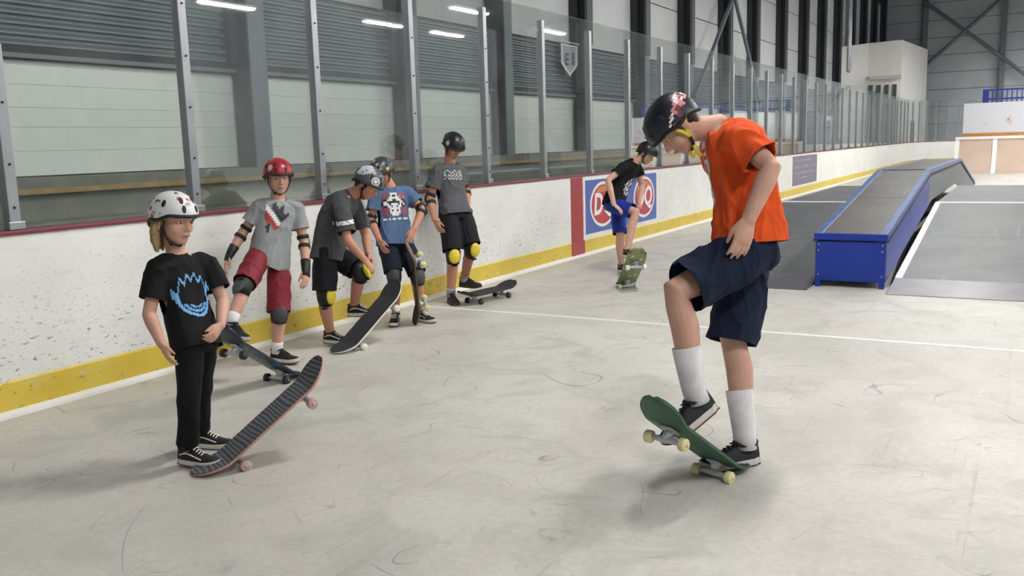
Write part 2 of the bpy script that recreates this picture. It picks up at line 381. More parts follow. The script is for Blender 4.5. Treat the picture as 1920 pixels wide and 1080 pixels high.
for yc in (11.44, 12.98):
    build(disc(yc, .64, .43, .31, .007, .009), 'logo_outline', M_WHITE, dq, origin=org)
    lg = build(disc(yc, .64, .385, .27, .009, .011), 'logo_oval', M_ADR, dq, origin=org)
    sw = MB(); pr = []
    for k in range(13):
        a = math.radians(35+110*k/12); pr.append((yc+.33*math.cos(a), .66+.23*math.sin(a)))
    for k in range(12, -1, -1):
        a = math.radians(35+110*k/12); pr.append((yc+.30*math.cos(a), .645+.17*math.sin(a)))
    sw.loft([[V((.011, a, b)) for a, b in pr], [V((.0125, a, b)) for a, b in pr]]); build(sw, 'swoosh', M_ADO, lg, origin=org)
    wall_text('DQ', yc, .635, .40, M_WHITE, lg, x=.0135, sx=1.0, bold=.012, org=org, slant=.12)
org = V((0, 24.4, .26))
ad = empty('advertising_panel', org, label='dull purple-grey board advertisement with faint pale lettering', cat='advertisement')
build(MB().box((.0005, 22.75, .25), (.004, 26.1, 1.03)), 'border', M_WHITE, ad, origin=org)
build(MB().box((.004, 22.95, .26), (.007, 25.9, 1.0)), 'sheet', mat('ad_purple', '#6f6c7c', .5, var=.08), ad, origin=org)
mb = MB(); rr = random.Random(3)
for row, (z, n) in enumerate(((.86, 6), (.7, 8), (.55, 7), (.42, 5))):
    for k in range(n):
        y = 23.15+k*.33+rr.random()*.1; hh = .03+rr.random()*.07
        mb.box((.007, y, z), (.009, y+.08+rr.random()*.16, z+hh*.5))
tag(build(mb, 'lettering', mat('ad_pale', '#9d9bb0', .5), ad, origin=org), kind='stuff')

# pennant on the wall
org = V((-2.83, 16.66, 3.42))
org = org+V((0, -.33, 0)); pn = empty('pennant', org, label='small pale shield-shaped pennant hanging on the corrugated wall', cat='pennant')
def shield(s, x0, x1, yc=16.33, zt=3.38):
    pr = [(-.36, 0), (.36, 0), (.36, -.36), (.22, -.47), (0, -.6), (-.22, -.47), (-.36, -.36)]
    return MB().loft([[V((x0, yc+a*s, zt-.02*(1-s)*8+b*s)) for a, b in pr], [V((x1, yc+a*s, zt-.02*(1-s)*8+b*s)) for a, b in pr]])
build(shield(1, -2.845, -2.835), 'cloth', M_WHITE, pn, origin=org)
cl = build(shield(.84, -2.835, -2.831), 'field', mat('pennant_lilac', '#a5a8b8', .7), pn, origin=org)
mb = MB()
for z in (3.17, 3.075, 2.985): mb.box((-2.831, 16.13, z), (-2.826, 16.29, z+.04))
mb.box((-2.831, 16.13, 2.985), (-2.826, 16.17, 3.2))
mb.box((-2.831, 16.43, 3.0), (-2.826, 16.52, 3.24)); build(mb, 'emblem', mat('pennant_dark', '#2a2d44', .6), pn, origin=org)
build(MB().tube([V((-2.83, 15.87, 3.42)), V((-2.83, 16.77, 3.42))], [.012, .012], 8), 'rod', M_WHITE, pn, origin=org)

# ------------------------------------------------------------------ lamps hung from the ceiling
LAMPS = [(16.7, 20.9), (15.7, 27.5), (15.7, 31.7), (11.6, 26.9), (12.1, 34.0)]
LAMPS += [(3.8, y) for y in (6.0, 17.6, 29.2)] + [(7.8, y) for y in (.2, 11.8, 23.4, 32, 36, 40, 44, 48, 52, 56)]  # unseen rows; the close-set far lamps are added to brighten booth and end wall
LAMPS += [(11.8, y) for y in (6.0, 17.6)] + [(15.9, y) for y in (.2, 11.8)]
hm = MB().box((-.16, -1.1, .03), (.16, 1.1, .1)).mesh('housing'); tm = MB().box((-.11, -1.05, 0), (.11, 1.05, .03)).mesh('tube')
wm = MB(); [wm.box((-.005, y-.005, .1), (.005, y+.005, 4.0)) for y in (-.8, .8)]; wm = wm.mesh('hanger')
for i, (x, y) in enumerate(LAMPS):
    seen = i < 5
    L = empty('strip_light', (x, y, 6.0), label='long white strip light mirrored in the rink glass' if seen else 'white strip light assumed out of view above the rink', cat='light', group='strip lights mirrored in the glass' if seen else 'strip lights above the rink')
    link('housing', hm, M_WHITE, L); link('tube', tm, M_LAMP, L); link('hanger', wm, M_STEEL, L)
# ================================================================== SKATE RAMPS
M_RAMP = m_ramp('ramp_composite', '#595a5e', '#6b6c70'); M_PLATE = mat('steel_plate', '#77747a', .4, .5, var=.15, vscale=4)
M_BLUE = mat('box_blue', '#0f3190', .38, var=.1, vscale=3); M_BLUEL = mat('box_blue_worn', '#4a6399', .4, var=.25, vscale=9)
def prism(mb, prof, x0, x1, mi=0):      # prof: (y, z) polygon
    return mb.loft([[V((x0, a, b)) for a, b in prof], [V((x1, a, b)) for a, b in prof]], mi=mi)
def zr(y):                              # running surface
    P = [(8.89, .004), (9.55, .055), (13.8, .52), (18.3, .52), (22.8, .004)]
    for (a, b), (c, d) in zip(P[:-1], P[1:]):
        if a <= y <= c: return b+(d-b)*(y-a)/(c-a)
def bank(x0, x1, label, stripe=None):
    org = V(((x0+x1)/2, 13.8, 0)); R = empty('skate_bank', org, label=label, cat='ramp')
    prof = [(9.55, .045), (13.8, .51), (18.3, .51), (22.8, .0), (9.55, 0)]
    build(prism(MB(), prof, x0, x1), 'core', M_DARK, R, origin=org)
    def sheet(y0, y1, a, b, t=.012, m_=M_RAMP, name='surface_sheet', up=0):
        mb = MB(); prism(mb, [(y0, zr(y0)+up), (y1, zr(y1)+up), (y1, zr(y1)+up-t), (y0, zr(y0)+up-t)], a, b); return build(mb, name, m_, R, origin=org)
    n = max(1, round((x1-x0)/1.35))
    for k in range(n):
        a = x0+(x1-x0)*k/n; b = x0+(x1-x0)*(k+1)/n
        for y0, y1 in ((9.56, 11.6), (11.606, 13.77), (13.84, 16.0), (16.006, 18.28), (18.3, 20.5), (20.506, 22.8)): sheet(y0, y1, a+.003, b-.003)
    mb = MB(); prism(mb, [(8.89, .001), (8.89, .005), (9.56, .062), (9.58, .058), (9.56, .001)], x0, x1); build(mb, 'transition_plate', M_PLATE, R, origin=org)
    mb = MB(); prism(mb, [(13.76, zr(13.76)+.004), (13.8, .528), (13.86, .526), (13.86, .5), (13.76, .5)], x0, x1); build(mb, 'crest_strip', M_WHITE, R, origin=org)
    if stripe: 
        mb = MB(); prism(mb, [(9.57, zr(9.57)+.008), (13.8, .53), (13.8, .5), (9.57, .03)], stripe[0], stripe[1]); build(mb, 'edge_strip', M_WHITE, R, origin=org)
    return R
bank(1.9, 3.27, 'dark grey skate bank left of the blue box')
bank(3.99, 8.0, 'wide grey skate bank with white edge strip right of the blue box', stripe=(3.985, 4.05))
org = V((3.615, 9.2, 0)); BX = empty('grind_box', org, label='long blue grind box with dark top running up the skate bank', cat='grind box')
TP = [(9.2, .53), (13.3, 1.0), (19.5, .98), (25.0, .28)]; BT = [(9.2, .04), (10.0, .12), (13.7, .54), (18.4, .54), (22.9, .02), (25.0, .02)]
def zt(y):
    for (a, b), (c, d) in zip(TP[:-1], TP[1:]):
        if a <= y <= c: return b+(d-b)*(y-a)/(c-a)
def zb(y):
    for (a, b), (c, d) in zip(BT[:-1], BT[1:]):
        if a <= y <= c: return b+(d-b)*(y-a)/(c-a)
X0, X1 = 3.29, 3.94
m_top = m_ramp('box_top_ply', '#4c4946', '#5c5955')
seams = [9.24, 11.2, 13.3, 15.4, 17.5, 19.5, 21.6, 23.4, 24.98]
for y0, y1 in zip(seams[:-1], seams[1:]):
    ys = sorted(set([y0+.004, y1-.004]+[q for q, _ in BT+TP if y0+.004 < q < y1-.004]))
    for xa, xb in ((X0, X0+.02), (X1-.02, X1)):
        mb = MB(); pr = [(y, zt(y)-.05) for y in ys]+[(y, zb(y)+.02) for y in reversed(ys)]
        build(prism(mb, pr, xa, xb), 'side_panel', M_BLUE if y0 < 13 else mat('side_ply', '#7c7f80', .6, var=.12), BX, origin=org)
    mb = MB(); prism(mb, [(y, zt(y)-.008) for y in ys]+[(y, zt(y)-.03) for y in reversed(ys)], X0+.05, X1-.05)
    build(mb, 'top_sheet', m_top, BX, origin=org)
for xa, xb in ((X0-.012, X0+.06), (X1-.06, X1+.012)):
    ys = [q for q, _ in TP]
    mb = MB(); prism(mb, [(y, zt(y)) for y in ys]+[(y, zt(y)-.065) for y in reversed(ys)], xa, xb); build(mb, 'edge_rail', M_BLUEL, BX, origin=org, bevel=.006)
    ex = xb if xa > 3.6 else xa-.006
    mb = MB(); prism(mb, [(y, zt(y)-.055) for y in ys]+[(y, zt(y)-.085) for y in reversed(ys)], ex, ex+.006); build(mb, 'black_rail_trim', M_BLACK, BX, origin=org)  # black strip along the outer side, just below each edge rail
build(MB().box((X0, 9.19, .06), (X1, 9.215, .45)), 'front_panel', M_BLUE, BX, origin=org, bevel=.004)
build(MB().box((X0-.012, 9.175, .465), (X1+.012, 9.26, .53)), 'front_rail', M_BLUE, BX, origin=org, bevel=.006)
build(MB().box((X0+.05, 13.27, .985), (X1-.05, 13.35, 1.0)), 'crest_strip', M_PLATE, BX, origin=org)
for x in (X0+.03, X1-.03):
    build(MB().box((x-.025, 9.18, 0), (x+.025, 9.23, .06)), 'foot', M_BLUE, BX, origin=org)
    for z in (.12, .36, .42): build(MB().tube([V((x, 9.19, z)), V((x, 9.184, z))], [.011, .009], 8), 'bolt', M_ALU, BX, origin=org)
# far quarter pipe
org = V((6.5, 36.5, 0)); Q = empty('quarter_pipe', org, label='pale beige quarter pipe with white ribs at the far end', cat='ramp')
M_BEIGE = m_panel('qp_beige', '#b59f8e', '#c3ae9d')
cur = [(36.0+1.3*math.sin(math.radians(a)), 1.22*(1-math.cos(math.radians(a)))/(1-math.cos(math.radians(75)))) for a in range(0, 76, 15)]
xb = [2.75, 3.97, 5.2, 6.4, 7.6, 8.8, 10.0]
for x0, x1 in zip(xb[:-1], xb[1:]):
    mb = MB(); prism(mb, cur+[(cur[-1][0]+.05, 0)], x0+.07, x1-.07); build(mb, 'bank_panel', M_BEIGE, Q, origin=org)
for x in xb:
    mb = MB(); prism(mb, [(a-.015, b+.01) for a, b in cur]+[(cur[-1][0]+.05, 0)], x-.07, x+.07); build(mb, 'rib', M_WHITE, Q, origin=org)
build(MB().box((2.68, 37.2, 1.2), (10.1, 37.35, 1.3)), 'coping', M_WHITE, Q, origin=org)
org = V((6.5, 37.5, 1.3))
t = NT('rusty_white'); co = t.coord(); c = t.mix(t.ramp(t.noise(co, 2.6, 5, .7), [(.63, 0.0), (.7, .9)]), '#c9cbd2', '#b4793f'); t.link(c, t.b.inputs['Base Color'])
WB = empty('back_board', org, label='white rust-stained upright board above the beige quarter pipe', cat='board')
build(MB().box((2.9, 37.42, 1.42), (10, 37.5, 2.5)), 'sheet', t.m, WB, origin=org); build(MB().box((2.9, 37.37, 1.3), (10, 37.5, 1.42)), 'base_rail', mat('rust_wood', '#b27a3c', .6, var=.2), WB, origin=org)
boxo('ramp_deck', (2.9, 37.37, 0), (10, 38.6, 1.298), M_DARK, label='dark raised platform behind the beige quarter pipe', cat='platform')
org = V((6.5, 38.4, 1.3)); RL = empty('guard_rail', org, label='blue metal guard rail behind the white back board', cat='railing')
for z in (2.62, 2.95): build(MB().box((3.45, 38.38, z), (10, 38.44, z+.06)), 'rail', M_BLUE, RL, origin=org)
build(MB().box((3.45, 38.36, 1.3), (3.65, 38.46, 3.0)), 'end_post', M_BLUE, RL, origin=org)
for k in range(40): build(MB().box((3.75+k*.16, 38.39, 1.3), (3.785+k*.16, 38.43, 2.95)), 'baluster', M_BLUE, RL, origin=org)
# booth beyond the rink corner
org = V((-1.4, 52, 0)); BO = empty('booth', org, label='boxy white booth with a raised parapet in the far corner', cat='booth')
M_BOOTH = m_panel('booth_white', '#e2e0dc', '#e9e7e3')
A_, B_, C_, D_, E_, F_ = (-2.95, 44.2), (-1.8, 46.5), (-.42, 47.2), (-.3, 58), (-.3, 59.4), (-2.95, 59.4)
def wallq(p, q, z0a, z1a, z1b, name, m_):
    a, b = V((p[0], p[1], 0)), V((q[0], q[1], 0)); t = (b-a).normalized(); n = V((t.y, -t.x, 0))*.06
    mb = MB(); up = lambda v, z: V((v.x, v.y, z)); mb.loft([[up(a, z0a), up(b, z0a), up(b-n, z0a), up(a-n, z0a)], [up(a, z1a), up(b, z1b), up(b-n, z1b), up(a-n, z1a)]])
    return build(mb, name, m_, BO, origin=org)
wallq(A_, B_, 0, 5.45, 5.75, 'side_wall', M_BOOTH); wallq(B_, C_, 0, 5.75, 5.85, 'front_wall', M_BOOTH); wallq(C_, D_, 0, 5.85, 6.2, 'side_wall', M_BOOTH)
build(MB().box((-2.95, 47.5, 5.0), (-.45, 59.4, 5.1)), 'roof', M_BOOTH, BO, origin=org)
build(MB().box((-1.7, 46.25, 4.05), (-.3, 46.9, 4.2)), 'sign_band', M_WHITE, BO, origin=org)
dr = build(MB().box((-.36, 51.5, 0), (-.3, 52.6, 2.1)), 'door', M_DARK, BO, origin=org)
for k in range(4): build(MB().box((-1.72+k*.33, 46.42+k*.165, .9), (-1.55+k*.33, 46.5+k*.165, 3.8)), 'window_strip', mat('booth_window', '#5e6b68', .2), BO, origin=org)
org = V((-1.6, 34.5, 0)); GM = empty('padded_barrier', org, label='tall blue padded barrier standing behind the far glass', cat='barrier')
for k in range(3): build(MB().box((-1.9, 33+k*1.0, .9), (-1.5, 33.96+k*1.0, 2.35-.15*k)), 'pad', mat('navy_pad', '#2b3f66', .5, var=.1), GM, origin=org, bevel=.03)
build(MB().box((-2.0, 33, 0), (-1.45, 36, .9)), 'plinth', M_CONC, GM, origin=org)

# ================================================================== SKATEBOARDS
GRIP = mat('grip_tape', '#2c2d30', .9, var=.15, vscale=40, bump=.4, bscale=300)
def hw(x):
    a = abs(x); return .1 if a <= .29 else .1*math.sqrt(max(0, 1-((a-.29)/.112)**2))
def dz(x): a = abs(x); return 0 if a < .24 else (.36*(a-.24)**2/.06 if a < .27 else .36*.015+.36*(a-.27))
def deck_grid(z_off, inset, nx=36, ny=6):
    xs_ = [-.4+.8*(.5-.5*math.cos(math.pi*i/nx)) for i in range(nx+1)]; g = []
    for x in xs_:
        h = max(.004, hw(x)-inset); xx = x*(1-inset/.4)
        g.append([V((xx, -h+2*h*j/ny, dz(x)+z_off+.006*(2*abs(j/ny-.5))**2)) for j in range(ny+1)])
    return g
def slab(zlo, zhi, inset=0):
    lo, hi = deck_grid(zlo, inset), deck_grid(zhi, inset); rings = [a+list(reversed(b)) for a, b in zip(lo, hi)]
    return MB().loft(rings)
TRK = MB(); TRK.box((-.04, -.028, -.012), (.04, .028, 0)); TRK.tube([V((0, 0, -.012)), V((.008, 0, -.035))], [.022, .018], 10)
TRK.tube([V((0, -.066, -.052)), V((0, -.02, -.048)), V((0, .02, -.048)), V((0, .066, -.052))], [.01, .016, .016, .01], 10); TRK.tube([V((0, -.102, -.053)), V((0, .102, -.053))], [.004, .004], 8)
WHL = MB().tube([V((0, -.016, 0)), V((0, -.012, 0)), V((0, .012, 0)), V((0, .016, 0))], [.023, .027, .027, .023], 20, caps='flat')
for c in (WHL,): c.tube([V((0, -.0175, 0)), V((0, .0175, 0))], [.009, .009], 10, mi=1, caps='flat')
ME = dict(deck=slab(0, .011).mesh('deck', smooth=False), grip=slab(.0112, .0128, .002).mesh('grip'), truck=TRK.mesh('truck', smooth=True), wheel=WHL.mesh('wheel', smooth=True))
def skateboard(M, label, deck_m, wheel_m, grip_m=None, group='skateboards'):
    loc, rot, _ = M.decompose()
    R = empty('skateboard', loc, label=label, cat='skateboard', group=group); R.rotation_mode = 'QUATERNION'; R.rotation_quaternion = rot
    def inst(key, name, mm, par, lc=(0, 0, 0)):
        me = ME[key].copy(); me.materials.clear(); [me.materials.append(q) for q in mm]
        o = bpy.data.objects.new(name, me); COL.objects.link(o); o.parent = par; o.location = lc; return o
    inst('deck', 'deck', [deck_m], R); inst('grip', 'grip_tape', [grip_m or GRIP], R)
    for sx in (-1, 1):
        tk = inst('truck', 'truck', [mat('truck_alloy', '#b2b5b8', .38, .5, var=.1)], R, (sx*.21, 0, 0))
        if sx < 0: tk.rotation_euler.z = math.pi
        for sy in (-1, 1): inst('wheel', 'wheel', [wheel_m, M_ALU], tk, (0, sy*.084, -.053))
    return R
PRESS = math.atan2(.131-.0, .19)                # tilt of a board resting on tail and rear wheels
def tail_pose(tail_px, nose_px, near, flip=1):
    T = FL(*tail_px); best = None
    for k in range(720):
        h = math.pi*2*k/720; d = V((math.cos(h), math.sin(h), 0))
        nz = T + d*(.8*math.cos(PRESS)) + V((0, 0, .8*math.sin(PRESS)))
        if (depth(nz) < depth(T)) != near: continue
        s = toscreen(nz); e = (s[0]-nose_px[0])**2+(s[1]-nose_px[1])**2
        if best is None or e < best[0]: best = (e, d, s)
    e, d, s = best; print('board err', round(e**.5, 1), 'heading', d[:])
    X = d*math.cos(PRESS)+V((0, 0, math.sin(PRESS))); Yv = V((0, 0, 1)).cross(d); Z = X.cross(Yv)
    tail_local = V((-.40, 0, dz(-.4)))
    O = T - (X*tail_local.x+Z*tail_local.z) + V((0, 0, .002))
    Mx = Matrix.Identity(4)
    for i in range(3): Mx[i][0], Mx[i][1], Mx[i][2], Mx[i][3] = X[i], Yv[i], Z[i], O[i]
    return Mx
WH_CREAM = mat('wheel_cream', '#d9d29a', .45, var=.05); WH_PINK = mat('wheel_worn', '#b99b95', .5, var=.1); WH_WHITE = mat('wheel_white', '#dedcd4', .45); WH_BLK = mat('wheel_black', '#1b1c20', .5); WH_YEL = mat('wheel_yellow', '#d8cf66', .45)
t = NT('chevron_grip'); wv = t.add('ShaderNodeTexWave'); wv.inputs['Scale'].default_value = 15; wv.inputs['Distortion'].default_value = 6; wv.inputs['Detail'].default_value = 1; t.link(t.coord((1, .25, 1)), wv.inputs[0])
t.link(t.ramp(wv.outputs['Fac'], [(.35, '#3b3c40'), (.65, '#62656b')]), t.b.inputs['Base Color']); t.b.inputs['Roughness'].default_value = .9; CHEV = t.m
B_A = tail_pose((364, 892), (604, 672), False)
skateboard(B_A, 'grey chevron-gripped skateboard tilted up under the white-helmeted child', mat('deck_pink', '#b08478', .5, var=.1), WH_PINK, CHEV)
B_2 = tail_pose((563, 702), (408, 630), True)
skateboard(B_2, 'blue-bellied skateboard under the feet of the red-helmeted child', m_stickers('deck_blue_art', '#16283c', ['#2c7fae', '#1c4f78', '#0f1216', '#7a8a92'], 16, .8), WH_BLK)
B_3 = tail_pose((626, 664), (745, 525), False)
skateboard(B_3, 'black-gripped skateboard with white edge tilted under the bending boy', WH_WHITE, WH_WHITE)
B_6 = tail_pose((1168, 535), (1197, 470), True)
skateboard(B_6, 'green and cream skateboard tipped toward the viewer by the boy in blue shorts', m_stickers('deck_green_art', '#7f8a5a', ['#d8d2a8', '#7a3a34', '#5f8a4a', '#33402c'], 22, .8), WH_WHITE)
B_7 = tail_pose((1385, 872), (1218, 764), True)
skateboard(B_7, 'dark green skateboard with cream wheels popped by the man in orange', mat('deck_green', '#2f5a41', .45, var=.12, vscale=10), WH_CREAM)
a, b = FL(884, 571), FL(946, 556); d = (b-a).normalized()
mid = (a+b)/2; Mx = Matrix.Identity(4); Yv = V((0, 0, 1)).cross(d)
for i in range(3): Mx[i][0], Mx[i][1], Mx[i][2], Mx[i][3] = d[i], Yv[i], (0, 0, 1)[i], (mid.x, mid.y, .081)[i]
B_5 = Mx
skateboard(B_5, 'plain black skateboard lying flat beside the boy in grey', mat('deck_black', '#26262a', .5), WH_BLK)
a = FL(778, 607); X = (V((0, 0, 1))+HR*.0+HT*.42).normalized(); Zv = (HR*-1+HT*.25); Zv = (Zv-X*Zv.dot(X)).normalized(); Yv = Zv.cross(X)
O = a+X*.4-Zv*dz(.4); Mx = Matrix.Identity(4)
for i in range(3): Mx[i][0], Mx[i][1], Mx[i][2], Mx[i][3] = X[i], Yv[i], Zv[i], O[i]
skateboard(Mx, 'dark skateboard stood upright on its tail beside the boy in blue', mat('deck_brown', '#6b5a4c', .5, var=.15), WH_CREAM)
# ================================================================== PEOPLE
def lerp(a, b, t): return a+(b-a)*t
def unit(v): return v.normalized()
def ring(c, sx, fy, a, b, n=28, p=2.4, front=1.0, back=1.0):
    out = []
    for j in range(n):
        th = 2*math.pi*j/n; cc, ss = math.cos(th), math.sin(th)
        x = math.copysign(abs(cc)**(2/p), cc)*a; y = math.copysign(abs(ss)**(2/p), ss)*b*(front if ss > 0 else back)
        out.append(c+sx*x+fy*y)
    return out
def spline(pts, t):
    n = len(pts)-1; x = t*n; i = min(int(x), n-1); f = x-i
    p = [pts[max(0, min(n, i+k))] for k in (-1, 0, 1, 2)]
    return .5*((2*p[1])+(p[2]-p[0])*f+(2*p[0]-5*p[1]+4*p[2]-p[3])*f*f+(3*p[1]-p[0]-3*p[2]+p[3])*f**3)
def plane_cut(me, co, no, axis_pts, rad, ext=.08):
    """open a garment at a hem: slice at the plane, drop what lies beyond it near the axis"""
    bm = bmesh.new(); bm.from_mesh(me); no = no.normalized()
    near = [f for f in bm.faces if (f.calc_center_median()-co).length < rad*1.6+ext]
    geo = set(near)
    for f in near: geo.update(f.edges); geo.update(f.verts)
    bmesh.ops.bisect_plane(bm, geom=list(geo), plane_co=co, plane_no=no, dist=1e-5)
    kill = []
    for f in bm.faces:
        c = f.calc_center_median()-co; h = c.dot(no)
        if 0 < h < ext and (c-no*h).length < rad: kill.append(f)
    bmesh.ops.delete(bm, geom=kill, context='FACES'); bm.to_mesh(me); bm.free()
def wrinkle(me, amp, freq, axis, seed=0, amp2=None):
    axis = axis.normalized(); vs_ = me.vertices; ns = [v.normal.copy() for v in vs_]; off = V((seed*3.1, seed*1.7, 0))
    for v, n in zip(vs_, ns):
        p = v.co - axis*(v.co.dot(axis)*.55)
        a = noise.noise(p*freq+off); w_ = V((noise.noise(p*4+off), noise.noise(p*4-off), noise.noise(p*4+off*3)))*.06
        r = (1-min(1, abs(noise.noise((p+w_)*freq*.75+off*2))*4.2))**1.5
        r2 = (1-min(1, abs(noise.noise((p-w_)*freq*1.5-off))*3.6))**1.5
        v.co += n*(amp*(.55*a+1.0*r+.45*r2-.45))
def solidify(o, t, off=-1):
    s = o.modifiers.new('s', 'SOLIDIFY'); s.thickness = t; s.offset = off; return o

def head_geo(mb, c, X, Y, Z, H):
    P = lambda x, y, z: c+X*(x*H)+Y*(y*H)+Z*(z*H)
    E_ = lambda x, y, z, r: mb.ell(P(x, y, z), X, Y, Z, tuple(q*H for q in r), 18, 12)
    E_(0, -.05, .13, (.335, .43, .365)); E_(0, .07, -.12, (.285, .31, .36)); E_(0, .18, -.36, (.16, .17, .13)); E_(0, .25, -.41, (.09, .09, .07))
    for s in (-1, 1):
        E_(.15*s, .2, -.13, (.13, .13, .14)); E_(.345*s, -.06, -.06, (.035, .085, .14)); E_(.13*s, .31, .10, (.12, .07, .05)); E_(.045*s, .405, -.14, (.04, .04, .035))
    mb.tube([P(0, .345, .05), P(0, .40, -.05), P(0, .45, -.13)], [.035*H, .04*H, .05*H], 10)
    E_(0, .345, -.255, (.10, .06, .03)); E_(0, .34, -.305, (.085, .06, .032))
def helmet(par, c, X, Y, Z, H, org, shell_m, strap_m, vents=True, k=1.0, tail=False):
    P = lambda x, y, z: c+X*(x*H)+Y*(y*H)+Z*(z*H)
    n, mrow = 40, 16; rings = []; rx, ry, rz, cz, cy = .455*k, .565*k, .475*k, .15, -.035
    def pt(th, t, g=1.0):
        f = math.cos(th)                        # 1 front, -1 back
        rim = .15 if f > .55 else (.15+(f-.55)/.45*.12 if f > .1 else (.03 if f > -.35 else .03-(-.35-f)/.65*.24))
        if .1 < f <= .55: rim = lerp(.03, .15, (f-.1)/.45)
        z0 = (rim-cz)/rz; phm = math.acos(max(-.95, min(.95, z0))); ph = phm*t
        q = math.sin(ph); 
        if ph > math.pi/2: q = 1-.35*(1-q)
        return P(math.sin(th)*rx*q*g, cy+math.cos(th)*ry*q*g, cz+math.cos(ph)*rz*g)
    rings = [[pt(2*math.pi*j/n, .03+.97*i/mrow) for j in range(n)] for i in range(mrow+1)]
    mb = MB().loft(rings, True, False); o = build(mb, 'helmet', shell_m, par, origin=org, smooth=True)
    s = solidify(o, .02*H/.22, -1)
    rimm = MB(); r0 = [pt(2*math.pi*j/n, 1.0, 1.005) for j in range(n)]+[pt(0, 1, 1.005)]
    rimm.tube(r0, [.008]*len(r0), 8, caps=False); build(rimm, 'rim', M_BLACK, o, origin=org, smooth=True)
    if vents:
        for th, t in ((.42, .55), (-.42, .55), (1.25, .62), (-1.25, .62), (2.6, .55), (-2.6, .55), (.36, .8), (-.36, .8)):
            p = pt(th, t, 1.004); nn = unit(p-P(0, cy, cz)); ax = unit(nn.cross(Z)); 
            build(MB().ell(p, ax, nn.cross(ax), nn, (.045*H, .085*H, .012*H), 12, 6), 'vent', M_BLACK, o, origin=org, smooth=True)
    for s in (-1, 1):
        for y0 in (.13, -.17):
            pts = [P(.37*s, y0, .02), P(.345*s, .04+.3*y0, -.12), P(.29*s, .06, -.28)]
            build(MB().tube(pts, [(.035*H, .014*H)]*3, 8, ref=Y), 'strap', strap_m, o, origin=org, smooth=True)
        pts = [P(.29*s, .06, -.28), P(.2*s, .12, -.44), P(0, .17, -.525)]
        build(MB().tube(pts, [(.035*H, .014*H)]*3, 8, ref=Y), 'strap', M_BLACK if tail else strap_m, o, origin=org, smooth=True)
    build(MB().ell(P(.16, .12, -.47), X, Y, Z, (.05*H, .06*H, .035*H), 10, 6), 'buckle', M_BLACK, o, origin=org, smooth=True)
    if tail:
        for s in (-1, 1): build(MB().tube([P(.2*s, .13, -.46), P(.21*s, .2, -.56), P(.2*s, .22, -.68)], [(.04*H, .012*H)]*3, 8, ref=Y), 'strap_tail', strap_m, o, origin=org, smooth=True)
    return o
def hand_geo(mb, w, d, nrm, s, side, curl=.35, spread=1.0):
    """w wrist, d direction to finger ends, nrm palm-facing normal, side thumb direction"""
    d = unit(d); side = unit(side-d*side.dot(d)); nrm = unit(nrm-d*nrm.dot(d)-side*nrm.dot(side))
    kn = w+d*(.088*s)
    mb.tube([w-d*.02*s, w+d*(.03*s), w+d*(.06*s), kn], [(.027*s, .02*s), (.034*s, .017*s), (.041*s, .016*s), (.041*s, .013*s)], 14, ref=side)
    L = (.072, .082, .076, .058); off = (.030, .0105, -.0095, -.029)
    for l, o_ in zip(L, off):
        p = kn-d*.006*s+side*(o_*s); dd = unit(d+side*(o_*2.2*spread)); pts = [p]; ang = curl*.5
        for q in (.42, .32, .26):
            v = dd*math.cos(ang)+nrm*math.sin(ang); pts.append(pts[-1]+v*(l*q*s)); ang += curl
        mb.tube(pts, [.0092*s, .0088*s, .008*s, .0066*s], 9)
    p = w+d*(.022*s)+side*(.027*s); v1 = unit(d*.82+side*.38+nrm*.42); v2 = unit(d*.95-side*.02+nrm*.35)
    mb.tube([p, p+v1*(.038*s), p+v1*(.038*s)+v2*(.03*s), p+v1*(.038*s)+v2*(.054*s)], [.013*s, .0115*s, .0098*s, .0075*s], 9)

